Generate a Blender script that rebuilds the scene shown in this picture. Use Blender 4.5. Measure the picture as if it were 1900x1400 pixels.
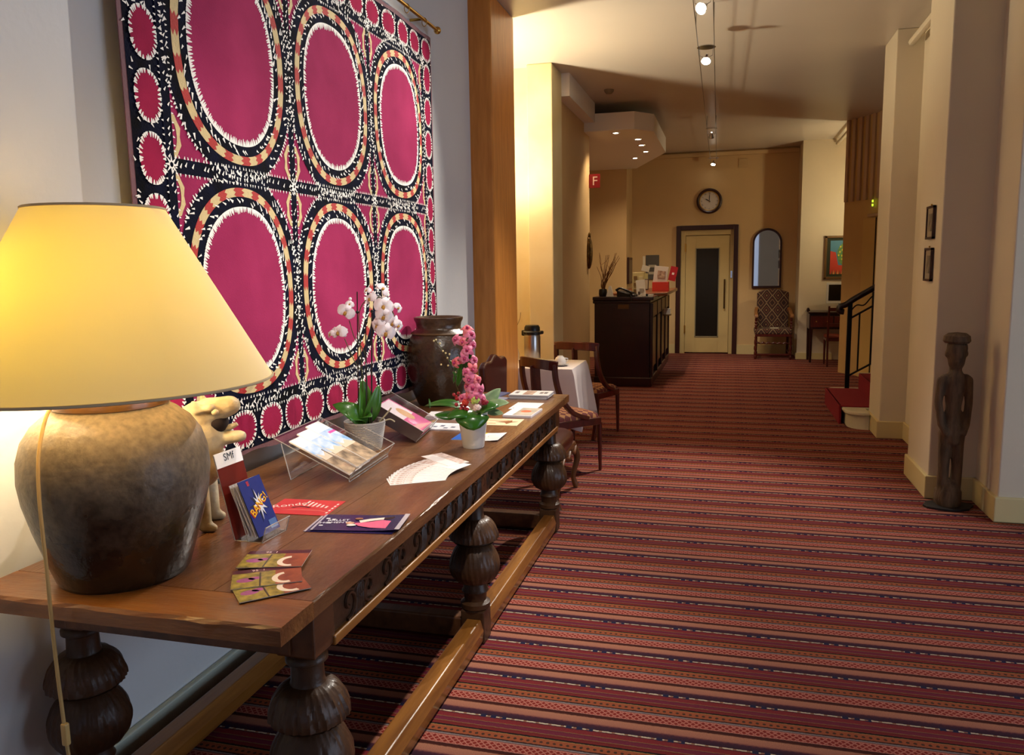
import bpy, bmesh, math, random
from mathutils import Vector, Matrix, noise as mnoise
random.seed(7)
for o in list(bpy.data.objects): bpy.data.objects.remove(o)
SC = bpy.context.scene
COL = SC.collection
PI = math.pi

# ------------------------------------------------------------------ camera
F_PX = 1480.0
Rw = ((0.9652343585660438, 0.02039360465173827, -0.26058920532690316),
      (0.26090505551766324, -0.13561896450175565, 0.9557907974409445),
      (-0.01584881853398971, -0.9905511583743569, -0.1362248787641102))
cam_d = bpy.data.cameras.new('camera')
cam = bpy.data.objects.new('camera', cam_d); COL.objects.link(cam)
cam_d.sensor_width = 36.0; cam_d.sensor_fit = 'HORIZONTAL'
cam_d.lens = 36.0 * F_PX / 1900.0
cam_d.clip_start = 0.05
m = Matrix([[Rw[i][0], -Rw[i][1], -Rw[i][2], 0] for i in range(3)] + [[0, 0, 0, 1]])
m.translation = (0, 0, 1.53)
cam.matrix_world = m
SC.camera = cam

# ------------------------------------------------------------------ view, world, daylight
vs = SC.view_settings
vs.view_transform = 'Standard'; vs.look = 'None'; vs.gamma = 1.0; vs.use_curve_mapping = False
vs.exposure = 0.0
w = bpy.data.worlds.new('world'); SC.world = w; w.use_nodes = True
bgn = w.node_tree.nodes['Background']
bgn.inputs[0].default_value = (0.55, 0.68, 1.0, 1); bgn.inputs[1].default_value = 0.9

def area(name, loc, rot, sx, sy, power, col):
    d = bpy.data.lights.new(name, 'AREA'); d.shape = 'RECTANGLE'; d.size = sx; d.size_y = sy
    d.energy = power; d.color = col
    o = bpy.data.objects.new(name, d); o.location = loc; o.rotation_euler = rot; COL.objects.link(o); return o
def point(name, loc, power, col, r=0.03, parent=None):
    d = bpy.data.lights.new(name, 'POINT'); d.energy = power; d.color = col; d.shadow_soft_size = r
    o = bpy.data.objects.new(name, d); o.location = loc; COL.objects.link(o)
    if parent: o.parent = parent
    return o
def spot(name, loc, target, power, col, ang=70, blend=0.6, r=0.03):
    d = bpy.data.lights.new(name, 'SPOT'); d.energy = power; d.color = col; d.shadow_soft_size = r
    d.spot_size = math.radians(ang); d.spot_blend = blend
    o = bpy.data.objects.new(name, d); o.location = loc
    o.rotation_euler = (Vector(target) - Vector(loc)).to_track_quat('-Z', 'Y').to_euler(); COL.objects.link(o); return o

WARM = (1.0, 0.80, 0.55); HALO = (1.0, 0.92, 0.82); COOL = (0.66, 0.80, 1.0)
# daylight of the assumed glazed entrance in the right-hand lobby wall
area('daylight', (4.55, 2.3, 1.4), (0, math.radians(90), 0), 2.5, 3.4, 90, COOL)

# ------------------------------------------------------------------ helpers
def lin(c):
    if isinstance(c, str):
        c = [int(c[i:i+2], 16) / 255 for i in (0, 2, 4)]
    return [x / 12.92 if x <= 0.04045 else ((x + 0.055) / 1.055) ** 2.4 for x in c]
MATS = {}
def nn(t, typ, **kw):
    n = t.nodes.new(typ)
    for k, v in kw.items(): setattr(n, k, v)
    return n
def mat(name, col, rough=0.55, metal=0.0, var=0.0, vscale=8.0, col2=None, bump=0.0, bscale=60.0, stretch=None,
        emit=0.0, emitcol=None, trans=0.0, coat=0.0, sheen=0.0, alpha=1.0, ior=1.45, spec=0.5, detail=4.0):
    if name in MATS: return MATS[name]
    m = bpy.data.materials.new(name); m.use_nodes = True; t = m.node_tree
    b = t.nodes['Principled BSDF']
    c = lin(col); b.inputs['Base Color'].default_value = (*c, 1)
    b.inputs['Roughness'].default_value = rough; b.inputs['Metallic'].default_value = metal
    b.inputs['IOR'].default_value = ior; b.inputs['Specular IOR Level'].default_value = spec
    if trans: b.inputs['Transmission Weight'].default_value = trans
    if coat: b.inputs['Coat Weight'].default_value = coat; b.inputs['Coat Roughness'].default_value = 0.15
    if sheen: b.inputs['Sheen Weight'].default_value = sheen
    if emit:
        b.inputs['Emission Color'].default_value = (*lin(emitcol or col), 1); b.inputs['Emission Strength'].default_value = emit
    if var or bump:
        tc = nn(t, 'ShaderNodeTexCoord'); mp = nn(t, 'ShaderNodeMapping')
        t.links.new(tc.outputs['Object'], mp.inputs[0])
        if stretch: mp.inputs['Scale'].default_value = stretch
    if var:
        nz = nn(t, 'ShaderNodeTexNoise'); nz.inputs['Scale'].default_value = vscale; nz.inputs['Detail'].default_value = detail
        t.links.new(mp.outputs[0], nz.inputs['Vector'])
        mr = nn(t, 'ShaderNodeMapRange'); mr.inputs[1].default_value = 0.3; mr.inputs[2].default_value = 0.7
        t.links.new(nz.outputs[0], mr.inputs[0])
        mx = nn(t, 'ShaderNodeMix', data_type='RGBA')
        c2 = lin(col2) if col2 else [x * (1 - var) for x in c]
        mx.inputs['A'].default_value = (*c, 1); mx.inputs['B'].default_value = (*c2, 1)
        t.links.new(mr.outputs[0], mx.inputs['Factor']); t.links.new(mx.outputs['Result'], b.inputs['Base Color'])
    if bump:
        nb = nn(t, 'ShaderNodeTexNoise'); nb.inputs['Scale'].default_value = bscale; nb.inputs['Detail'].default_value = 3
        t.links.new(mp.outputs[0], nb.inputs['Vector'])
        bp = nn(t, 'ShaderNodeBump'); bp.inputs['Strength'].default_value = bump; bp.inputs['Distance'].default_value = 0.01
        t.links.new(nb.outputs[0], bp.inputs['Height']); t.links.new(bp.outputs[0], b.inputs['Normal'])
    MATS[name] = m
    return m

def sweep_frames(pts):
    P = [Vector(p) for p in pts]; n = len(P); T = []
    for i in range(n):
        a = P[max(i - 1, 0)]; b = P[min(i + 1, n - 1)]
        T.append((b - a).normalized())
    up = Vector((0, 0, 1)) if abs(T[0].z) < 0.9 else Vector((1, 0, 0))
    N = (up - T[0] * up.dot(T[0])).normalized(); out = []
    for i in range(n):
        N = (N - T[i] * N.dot(T[i])).normalized()
        out.append((P[i], T[i], N, T[i].cross(N)))
    return out

class MB:
    def __init__(s): s.v = []; s.f = []
    def add(s, vs, fs):
        k = len(s.v); s.v += [tuple(v) for v in vs]; s.f += [tuple(i + k for i in f) for f in fs]; return s
    def box(s, c, d, rz=0.0, M=None):
        hx, hy, hz = d[0] / 2, d[1] / 2, d[2] / 2; vs = []
        cs, sn = math.cos(rz), math.sin(rz)
        for z in (-hz, hz):
            for x, y in ((-hx, -hy), (hx, -hy), (hx, hy), (-hx, hy)):
                p = Vector((c[0] + x * cs - y * sn, c[1] + x * sn + y * cs, c[2] + z)); vs.append(M @ p if M else p)
        return s.add(vs, [(3, 2, 1, 0), (4, 5, 6, 7), (0, 1, 5, 4), (1, 2, 6, 5), (2, 3, 7, 6), (3, 0, 4, 7)])
    def bx(s, x0, x1, y0, y1, z0, z1):
        return s.box(((x0 + x1) / 2, (y0 + y1) / 2, (z0 + z1) / 2), (x1 - x0, y1 - y0, z1 - z0))
    def lathe(s, prof, seg=32, c=(0, 0, 0), fn=None, caps=True):
        n = len(prof); vs = []
        for i, (r, z) in enumerate(prof):
            for k in range(seg):
                a = 2 * PI * k / seg; rr = r * (fn(a, z, i) if fn else 1)
                vs.append((c[0] + rr * math.cos(a), c[1] + rr * math.sin(a), c[2] + z))
        fs = []
        for i in range(n - 1):
            for k in range(seg):
                k2 = (k + 1) % seg
                fs.append((i * seg + k, i * seg + k2, (i + 1) * seg + k2, (i + 1) * seg + k))
        if caps:
            if prof[0][0] > 1e-5: fs.append(tuple(reversed(range(seg))))
            if prof[-1][0] > 1e-5: fs.append(tuple((n - 1) * seg + k for k in range(seg)))
        return s.add(vs, fs)
    def tube(s, pts, r, seg=8, rect=None, caps=True):
        """swept section: round (radius or list of radii) or rect=(w,h): w along side, h along 'up'"""
        fr = sweep_frames(pts); n = len(fr); vs = []; fs = []
        for i, (P, T, N, B) in enumerate(fr):
            ri = r[i] if isinstance(r, (list, tuple)) else r
            if rect:
                wd, ht = rect[i] if isinstance(rect[0], (list, tuple)) else rect
                sec = [(-wd / 2, -ht / 2), (wd / 2, -ht / 2), (wd / 2, ht / 2), (-wd / 2, ht / 2)]
                vs += [P + B * a + N * b for a, b in sec]; seg = 4
            else:
                vs += [P + N * (ri * math.cos(2 * PI * k / seg)) + B * (ri * math.sin(2 * PI * k / seg)) for k in range(seg)]
        for i in range(n - 1):
            for k in range(seg):
                k2 = (k + 1) % seg
                fs.append((i * seg + k, i * seg + k2, (i + 1) * seg + k2, (i + 1) * seg + k))
        if caps:
            fs.append(tuple(reversed(range(seg)))); fs.append(tuple((n - 1) * seg + k for k in range(seg)))
        return s.add(vs, fs)
    def prism(s, poly, h, M=None):
        """poly: list of (x,y), extruded 0..h in z"""
        n = len(poly); vs = [Vector((x, y, 0)) for x, y in poly] + [Vector((x, y, h)) for x, y in poly]
        if M: vs = [M @ v for v in vs]
        fs = [tuple(reversed(range(n))), tuple(range(n, 2 * n))] + [(i, (i + 1) % n, n + (i + 1) % n, n + i) for i in range(n)]
        return s.add(vs, fs)
    def ball(s, c, r, seg=12, rings=8, sc=(1, 1, 1)):
        prof = [(max(math.sin(PI * i / rings), 1e-6), -math.cos(PI * i / rings)) for i in range(rings + 1)]
        vs = []; fs = []
        for rr, z in prof:
            for k in range(seg):
                a = 2 * PI * k / seg
                vs.append((c[0] + r * sc[0] * rr * math.cos(a), c[1] + r * sc[1] * rr * math.sin(a), c[2] + r * sc[2] * z))
        for i in range(rings):
            for k in range(seg):
                k2 = (k + 1) % seg
                fs.append((i * seg + k, i * seg + k2, (i + 1) * seg + k2, (i + 1) * seg + k))
        return s.add(vs, fs)
    def capsule(s, pts, rad, seg=12):
        s.tube(pts, list(rad), seg)
        for p, r in zip(pts, rad): s.ball(p, r, seg, 8)
        return s
    def mesh(s, name):
        me = bpy.data.meshes.new(name); me.from_pydata(s.v, [], s.f); me.update(); me.validate(); return me
    def build(s, name, m, parent=None, smooth=False, bevel=0.0, label=None, loc=None, kind=None, remesh=0.0, weld=False, autos=None):
        me = s.mesh(name)
        if weld or smooth or bevel:
            bm = bmesh.new(); bm.from_mesh(me); bmesh.ops.remove_doubles(bm, verts=bm.verts, dist=1e-5)
            bmesh.ops.recalc_face_normals(bm, faces=bm.faces); bm.to_mesh(me); bm.free()
        return link(name, me, m, parent, smooth, bevel, label, loc, kind, remesh)
def link(name, me, m, parent=None, smooth=False, bevel=0.0, label=None, loc=None, kind=None, remesh=0.0):
    o = bpy.data.objects.new(name, me); COL.objects.link(o)
    if m and not me.materials: me.materials.append(m)
    if parent: o.parent = parent
    if loc is not None: o.location = loc
    if remesh:
        md = o.modifiers.new('remesh', 'REMESH'); md.mode = 'VOXEL'; md.voxel_size = remesh; md.use_smooth_shade = True
        sm = o.modifiers.new('smooth', 'SMOOTH'); sm.iterations = 4; sm.factor = 0.5
    if smooth:
        for p in me.polygons: p.use_smooth = True
        if not remesh:
            try:
                me.set_sharp_from_angle(angle=math.radians(45))
            except Exception: pass
    if bevel:
        md = o.modifiers.new('bevel', 'BEVEL'); md.width = bevel; md.segments = 2; md.limit_method = 'ANGLE'
    if label: o['label'] = label
    if kind: o['kind'] = kind
    return o
def tag(o, label, cat, group=None, kind=None):
    o['label'] = label; o['category'] = cat
    if group: o['group'] = group
    if kind: o['kind'] = kind
    return o
def thing(name, label, cat, loc=(0, 0, 0), rz=0.0, group=None):
    o = bpy.data.objects.new(name, None); COL.objects.link(o); o.location = loc; o.rotation_euler = (0, 0, rz)
    o.empty_display_size = 0.1
    return tag(o, label, cat, group)
def struct(o, label):
    o['kind'] = 'structure'; o['label'] = label; return o
def text(name, body, size, m, parent, M, extrude=0.0003, align='CENTER', sx=1.0):
    cu = bpy.data.curves.new(name, 'FONT'); cu.body = body; cu.size = size; cu.extrude = extrude; cu.align_x = align; cu.align_y = 'CENTER'
    cu.resolution_u = 3
    ob = bpy.data.objects.new(name, cu); COL.objects.link(ob)
    dg = bpy.context.evaluated_depsgraph_get()
    me = bpy.data.meshes.new_from_object(ob.evaluated_get(dg)); bpy.data.objects.remove(ob); bpy.data.curves.remove(cu)
    me.transform(M @ Matrix.Diagonal((sx, 1, 1, 1))); me.materials.clear()
    return link(name, me, m, parent)
def dup(root, loc=None, rz=None, label=None, group=None):
    r = root.copy(); COL.objects.link(r)
    if loc is not None: r.location = loc
    if rz is not None: r.rotation_euler = (0, 0, rz)
    if label: r['label'] = label
    if group: r['group'] = group
    for ch in list(root.children):
        c = ch.copy(); COL.objects.link(c); c.parent = r
        for g in list(ch.children):
            d = g.copy(); COL.objects.link(d); d.parent = c
    return r
def share(src, name, parent, loc=None, rot=None, scale=None):
    o = bpy.data.objects.new(name, src.data); COL.objects.link(o); o.parent = parent
    for md in src.modifiers:
        n = o.modifiers.new(md.name, md.type)
        if md.type == 'BEVEL': n.width = md.width; n.segments = md.segments; n.limit_method = md.limit_method
    if loc is not None: o.location = loc
    if rot is not None: o.rotation_euler = rot
    if scale is not None: o.scale = scale
    return o

# ------------------------------------------------------------------ materials of the shell
def carpet_material():
    m = bpy.data.materials.new('striped_carpet'); m.use_nodes = True; t = m.node_tree; L = t.links
    b = t.nodes['Principled BSDF']; b.inputs['Roughness'].default_value = 0.95; b.inputs['Specular IOR Level'].default_value = 0.15
    tc = nn(t, 'ShaderNodeTexCoord'); sp = nn(t, 'ShaderNodeSeparateXYZ'); L.new(tc.outputs['Object'], sp.inputs[0])
    X, Y = sp.outputs[0], sp.outputs[1]
    def math_(op, a, b_=None, c=None):
        n = nn(t, 'ShaderNodeMath', operation=op)
        for i, x in enumerate((a, b_, c)):
            if x is None: continue
            if isinstance(x, (int, float)): n.inputs[i].default_value = x
            else: L.new(x, n.inputs[i])
        return n.outputs[0]
    # hand-woven waviness
    nz = nn(t, 'ShaderNodeTexNoise'); nz.inputs['Scale'].default_value = 90; nz.inputs['Detail'].default_value = 2
    L.new(tc.outputs['Object'], nz.inputs['Vector'])
    wob = math_('MULTIPLY', math_('SUBTRACT', nz.outputs[0], 0.5), 0.006)
    yy = math_('ADD', Y, wob)
    u = math_('FRACT', math_('DIVIDE', math_('SUBTRACT', 3.28 + 0.275 * 40, yy), 0.275))   # 0..1 towards the viewer
    cr = nn(t, 'ShaderNodeValToRGB'); L.new(u, cr.inputs[0]); r = cr.color_ramp; r.interpolation = 'LINEAR'
    stops = [(0, 'd0bca0'), (.022, 'd0bca0'), (.028, '2a1018'), (.05, '7a2429'), (.125, '80262a'), (.13, '8d7440'), (.14, '6a2032'), (.22, '722438'),
             (.225, '937a44'), (.235, '6e1e22'), (.295, '7a2420'), (.30, '1c0e10'), (.325, '1c0e10'), (.33, 'a88a50'), (.34, '9c5030'), (.45, '9c5030'),
             (.455, '2a1414'), (.475, '3a2220'), (.48, '8a7a78'), (.50, '8a7a78'), (.505, '2a1218'), (.52, 'bc7262'), (.675, 'bc7262'), (.685, '3c1410'),
             (.74, '4a1c12'), (.755, 'b0745a'), (.865, 'a66a56'), (.90, '5c2a34'), (.945, '3a1a28'), (.985, '301522')]
    while len(r.elements) < len(stops): r.elements.new(0.5)
    for e, (p, c) in zip(r.elements, stops): e.position = p; e.color = (*lin(c), 1)
    col = cr.outputs[0]
    def mixin(col, fac, c):
        mx = nn(t, 'ShaderNodeMix', data_type='RGBA'); L.new(fac, mx.inputs['Factor']); L.new(col, mx.inputs['A'])
        mx.inputs['B'].default_value = (*lin(c), 1); return mx.outputs['Result']
    def band(a, b_): return math_('MULTIPLY', math_('GREATER_THAN', u, a), math_('LESS_THAN', u, b_))
    # lattice in the salmon band, dots in the rust band
    k = 2 * PI / 0.044
    d1 = math_('SINE', math_('ADD', math_('MULTIPLY', X, k), math_('MULTIPLY', u, 39.3)))
    d2 = math_('SINE', math_('SUBTRACT', math_('MULTIPLY', X, k), math_('MULTIPLY', u, 39.3)))
    lat = math_('GREATER_THAN', math_('MINIMUM', math_('ABSOLUTE', d1), math_('ABSOLUTE', d2)), 0.42)
    col = mixin(col, math_('MULTIPLY', lat, band(.535, .665)), '86281f')
    dots = math_('GREATER_THAN', math_('MULTIPLY', d1, d2), 0.45)
    col = mixin(col, math_('MULTIPLY', dots, band(.35, .445)), '4a3022')
    # navy triplets and gaps in the white line
    fx = math_('FRACT', math_('DIVIDE', math_('ADD', X, 50.0), 0.30))
    tri = math_('MULTIPLY', math_('LESS_THAN', fx, .36), math_('LESS_THAN', math_('FRACT', math_('MULTIPLY', fx, 1 / .12)), .55))
    near0 = math_('MAXIMUM', math_('LESS_THAN', u, .045), math_('GREATER_THAN', u, .962))
    col = mixin(col, math_('MULTIPLY', tri, near0), '20203e')
    inwhite = math_('LESS_THAN', u, .024)
    gap = math_('GREATER_THAN', math_('FRACT', math_('DIVIDE', math_('ADD', X, 50.0), 0.043)), .74)
    col = mixin(col, math_('MULTIPLY', gap, inwhite), '9a6a52')
    # zigzag edge of the purple band
    zz = math_('GREATER_THAN', math_('ADD', u, math_('MULTIPLY', math_('SINE', math_('MULTIPLY', X, 2 * PI / 0.022)), 0.012)), .905)
    col = mixin(col, math_('MULTIPLY', math_('MULTIPLY', zz, band(.88, .985)), .6), '3a1c30')
    # pile
    n2 = nn(t, 'ShaderNodeTexNoise'); n2.inputs['Scale'].default_value = 420; n2.inputs['Detail'].default_value = 2; L.new(tc.outputs['Object'], n2.inputs['Vector'])
    mx = nn(t, 'ShaderNodeMix', data_type='RGBA', blend_type='MULTIPLY'); mx.inputs['Factor'].default_value = 1
    mr = nn(t, 'ShaderNodeMapRange'); mr.inputs[1].default_value = .3; mr.inputs[2].default_value = .7; mr.inputs[3].default_value = .52; mr.inputs[4].default_value = .95
    L.new(n2.outputs[0], mr.inputs[0]); L.new(col, mx.inputs['A']); L.new(mr.outputs[0], mx.inputs['B'])
    L.new(mx.outputs['Result'], b.inputs['Base Color'])
    bp = nn(t, 'ShaderNodeBump'); bp.inputs['Strength'].default_value = .35; bp.inputs['Distance'].default_value = .004
    L.new(n2.outputs[0], bp.inputs['Height']); L.new(bp.outputs[0], b.inputs['Normal'])
    return m
M_carpet = carpet_material()
M_wallL = mat('painted_wall_white', 'd6d6d4', .8, var=.06, vscale=2.2, bump=.08, bscale=35)
M_cream = mat('painted_wall_cream', 'd4b482', .75, var=.05, vscale=2.0, bump=.08, bscale=30)
M_cream2 = mat('painted_wall_pale_cream', 'd8cbb0', .75, var=.05, vscale=2.0, bump=.08, bscale=30)
M_yellow = mat('painted_wall_yellow', 'e2d5aa', .5, var=.10, vscale=3.0, col2='dac893', bump=.06, bscale=12)
M_ceil = mat('ceiling_paint', 'd2c8ba', .36, var=.05, vscale=1.2, bump=.05, bscale=6)
M_orange = mat('orange_wood_veneer', 'd88f42', .36, var=.3, vscale=5, col2='c07830', stretch=(6, 6, .7), bump=.05, bscale=8)
M_base = mat('baseboard_paint', 'd2c08a', .5)
M_basel = mat('baseboard_pale', 'b9bfae', .5)
M_white = mat('white_paint', 'f2ede4', .5)
M_dkframe = mat('dark_door_frame', '3a1810', .4, var=.3, vscale=6, stretch=(6, 6, .6))
M_brass = mat('brass', 'c8a050', .28, metal=1.0)
M_chrome = mat('chrome', 'd0d0d0', .18, metal=1.0)
M_blackm = mat('black_metal', '141210', .4, metal=.6)
M_black = mat('black_plastic', '101012', .35)
M_glass = None
def clear_glass():
    m = bpy.data.materials.new('clear_pane'); m.use_nodes = True; t = m.node_tree; t.nodes.remove(t.nodes['Principled BSDF'])
    o = t.nodes['Material Output']; a = nn(t, 'ShaderNodeBsdfTransparent'); g = nn(t, 'ShaderNodeBsdfGlossy'); g.inputs['Roughness'].default_value = .03
    lw_ = nn(t, 'ShaderNodeLayerWeight'); lw_.inputs[0].default_value = .5; pw = nn(t, 'ShaderNodeMath', operation='POWER'); pw.inputs[1].default_value = 3
    fr = nn(t, 'ShaderNodeMath', operation='MULTIPLY_ADD'); fr.inputs[1].default_value = .45; fr.inputs[2].default_value = .05; mx = nn(t, 'ShaderNodeMixShader')
    t.links.new(lw_.outputs['Facing'], pw.inputs[0]); t.links.new(pw.outputs[0], fr.inputs[0]); t.links.new(fr.outputs[0], mx.inputs[0]); t.links.new(a.outputs[0], mx.inputs[1]); t.links.new(g.outputs[0], mx.inputs[2]); t.links.new(mx.outputs[0], o.inputs[0])
    return m
M_glass = clear_glass()
M_acryl = clear_glass(); M_acryl.name = 'clear_acrylic'
M_acedge = mat('acrylic_edge', 'cfc8c2', .15, trans=.5)

H = 3.42   # ceiling height
def wallbox(name, x0, x1, y0, y1, z0, z1, m, label, **kw):
    return struct(MB().bx(x0, x1, y0, y1, z0, z1).build(name, m, **kw), label)
# floor and ceiling
wallbox('floor', -4.2, 4.4, -3.2, 14.6, -.1, 0, M_carpet, 'carpet floor with woven stripes of red, rust, salmon and navy')
wallbox('ceiling', -4.2, 4.4, -3.2, 14.6, H, H + .12, M_ceil, 'smooth cream ceiling over lobby and corridor')
# left wall, orange pilaster, alcove, yellow pier, long wall by the desk
wl = wallbox('wall_left', -1.95, -1.8, -3.2, 5.6, 0, H, M_wallL, 'white wall behind the long oak table')
bl = struct(MB().bx(-1.8, -1.775, -3.0, 5.58, 0, .11).build('baseboard_left', M_basel, bevel=.006), 'pale baseboard along the white wall behind the oak table')
wallbox('trim_1', -1.95, -1.635, 5.58, 6.2, 0, H, M_orange, 'orange veneered pilaster at the end of the white wall', bevel=.012)
wallbox('wall_alcove_side', -4.1, -3.95, 5.4, 8.2, 0, H, M_yellow, 'yellow side wall deep inside the breakfast alcove')
wallbox('wall_alcove_front', -4.1, -1.95, 5.4, 5.58, 0, H, M_cream, 'wall closing the breakfast alcove behind the white wall')
wallbox('wall_alcove_back', -4.1, -1.90, 7.72, 7.9, 0, H, M_yellow, 'pale yellow wall at the back of the breakfast alcove')
wallbox('trim_2', -1.885, -1.64, 7.6, 8.05, 0, H, M_yellow, 'pale yellow pier beside the breakfast alcove', bevel=.01)
wallbox('wall_desk_side', -1.9, -1.69, 8.05, 9.98, 0, H, M_cream, 'shadowed cream wall between the yellow pier and reception', bevel=.006)
wallbox('trim_3', -1.9, -1.56, 8.05, 9.6, 3.2, H, M_white, 'white ceiling bulkhead above the shadowed wall')
wallbox('wall_reception_side', -3.2, -3.05, 9.8, 13.6, 0, H, M_cream, 'side wall in the depth of the reception bay')
wallbox('wall_reception_front', -3.2, -1.9, 9.83, 9.98, 0, H, M_cream, 'back side of the wall that closes the reception bay')
wallbox('wall_reception_back', -3.2, -1.66, 13.42, 14.6, 0, H, M_cream, 'warm cream wall behind the reception desk')
# dropped soffit with a chamfered corner
sf = MB().prism([(-3.05, 9.6), (-1.1, 9.6), (-.9, 9.86), (-.9, 11.7), (-1.5, 13.42), (-3.05, 13.42)], .2, Matrix.Translation((0, 0, 3.1)))
struct(sf.build('ceiling_soffit', M_white), 'white dropped ceiling panel with downlights above the desk')
# far wall and right hand walls
fw = MB(); fw.bx(-1.7, -.86, 14.2, 14.5, 0, H); fw.bx(.10, 1.3, 14.2, 14.5, 0, H); fw.bx(-.86, .10, 14.2, 14.5, 2.15, H); fw.bx(-1.7, 1.3, 14.45, 14.6, 0, H)  # last slab added behind the door to stop light leaking through its gaps
struct(fw.build('wall_far', M_cream), 'cream end wall of the corridor around the door')
wallbox('wall_far_right', 1.07, 3.6, 13.55, 14.2, 0, H, M_cream2, 'bright cream wall carrying the framed painting')
struct(MB().tube([(-1.66, 14.17, 3.36), (1.06, 14.17, 3.36)], .03, rect=(.05, .06)).build('trim_4', M_cream), 'thin cornice along the top of the end wall')
bb = MB(); bb.bx(-1.66, -.9, 14.175, 14.2, 0, .16); bb.bx(.14, 1.07, 14.175, 14.2, 0, .16); bb.bx(1.05, 1.6, 13.525, 13.55, 0, .10)
struct(bb.build('baseboard_far', M_base), 'cream baseboard along the end wall')
# lift wall (slightly turned), ribs and lift door
A = Vector((1.50, 11.95)); B = Vector((2.05, 10.95)); dv = (B - A).normalized(); nv = Vector((-dv.y, dv.x)); nv = nv if nv.x > 0 else -nv
def lw(s, off=0.0, z=0.0): p = A + dv * s - nv * off; return (p.x, p.y, z)
ang = math.atan2(dv.y, dv.x); LL = (B - A).length
lift = struct(MB().box((0, 0, 0), (LL, .12, H), 0).build('wall_lift', mat('lift_wall', 'c8a468', .6, var=.05)), 'ochre wall panelled with narrow vertical ribs beside the stairs')
c = (A + B) / 2 + nv * .06; lift.location = (c.x, c.y, H / 2); lift.rotation_euler = (0, 0, ang)
M_rib = mat('rib_wood', 'bc9c7a', .55, var=.12, vscale=5, stretch=(5, 5, .5))
for i in range(9):
    x = -LL / 2 + .05 + i * (LL - .1) / 8
    MB().box((x, -.075, 1.17), (.055, .03, 1.08)).build('rib_slat', M_rib, lift, bevel=.004)
ld = MB().box((0, -.07, -.66), (.62, .02, 2.1)).build('lift_door', mat('lift_door_paint', 'ccac68', .45), lift, bevel=.003)
ld.location = (.17, 0, 0)
MB().box((0, -.084, -.66), (.014, .01, 2.1)).build('door_gap', mat('gap_black', '1c1208', .8), lift, loc=(.12, 0, 0))
MB().box((.0, -.10, .42), (.26, .05, .035)).build('door_header', M_rib, lift, loc=(.12, 0, 0), bevel=.004)
ind = MB(); ind.box((0, -.095, .60), (.02, .01, .03)); ind.box((0, -.095, .55), (.02, .01, .03))
ind.build('floor_indicator', mat('indicator_glow', 'b0e030', .4, emit=2.0), lift, loc=(.05, 0, 0))
wallbox('wall_stair_back', 2.0, 4.3, 10.92, 11.1, 0, H, M_cream, 'cream wall behind the stair flight')
wallbox('wall_bay', 2.3, 3.6, 11.1, 13.55, 0, H, M_cream2, 'cream wall return beyond the lift')
# piers on the right
def pier(name, x0, x1, y0, y1, m, label):
    p = wallbox(name, x0, x1, y0, y1, 0, H, m, label, bevel=.008)
    b = MB(); b.bx(x0 - .02, x1, y0 - .02, y1, 0, .15)
    struct(b.build('baseboard_' + name.split('_', 1)[1], M_base, bevel=.006), 'cream baseboard around the ' + label)
pier('wall_pier_stairs', 1.29, 1.53, 7.47, 8.0, M_cream2, 'cream pier beside the stair foot')
pier('wall_pier_pictures', 1.272, 1.58, 5.58, 6.2, M_cream2, 'cream pier carrying two small framed pictures')
pier('wall_pier_corner', 1.55, 4.4, 5.14, 5.6, M_cream2, 'cream corner pier next to the carved figure')
wallbox('wall_recess', 1.5, 1.7, 6.2, 7.5, 0, H, M_cream2, 'recessed wall between the two piers')
struct(MB().bx(1.48, 1.5, 6.2, 7.47, 0, .15).build('baseboard_recess', M_base, bevel=.006), 'baseboard in the recess between the piers')
# right, rear (behind the viewer) with assumed, unseen entrance windows that let in daylight
wr = MB(); wr.bx(4.3, 4.45, -3.2, .6, 0, H); wr.bx(4.3, 4.45, 4.0, 11, 0, H); wr.bx(4.3, 4.45, .6, 4.0, 2.65, H)
struct(wr.build('wall_right', M_wallL), 'right wall of the entrance lobby around the assumed glazed entrance')
dw = MB()
for y in (.6, 1.7, 2.83, 3.95): dw.bx(4.34, 4.40, y, y + .05, 0, 2.65)
dw.bx(4.34, 4.40, .6, 4.0, 0, .08); dw.bx(4.34, 4.40, .6, 4.0, 2.6, 2.65)
dwo = struct(dw.build('window_2', M_white), 'assumed glazed entrance front with white frame')
for y in (.65, 1.75, 2.88): MB().bx(4.365, 4.372, y, y + 1.07, .08, 2.6).build('pane', M_glass, dwo)
wb = MB(); wb.bx(-1.95, -1.2, -3.2, -3.0, 0, H); wb.bx(1.08, 4.4, -3.2, -3.0, 0, H); wb.bx(-1.2, 1.08, -3.2, -3.0, 2.75, H); wb.bx(-1.2, 1.08, -3.2, -3.0, 0, .6)
struct(wb.build('wall_back', M_cream2), 'entrance wall with an assumed wide window')
win = MB()
for x in (-1.2, -.46, .28, 1.03): win.bx(x, x + .05, -3.13, -3.07, .6, 2.75)
win.bx(-1.2, 1.08, -3.13, -3.07, .6, .65); win.bx(-1.2, 1.08, -3.13, -3.07, 2.7, 2.75)
wo = struct(win.build('window_1', M_white), 'assumed wide entrance window with white frame')
for x in (-1.15, -.41, .33): MB().bx(x, x + .69, -3.105, -3.098, .65, 2.7).build('pane', M_glass, wo)
# pipe along the right ceiling edge
struct(MB().tube([(1.56, 13.5, 3.34), (1.56, 12.0, 3.34)], .025, 8).build('trim_5', M_cream2), 'pipe under the ceiling by the lift')
struct(MB().tube([(1.40, 6.25, 3.3), (1.40, 7.44, 3.3)], .03, 8).build('trim_6', M_cream2, smooth=True), 'pipe under the ceiling between the piers')

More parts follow.
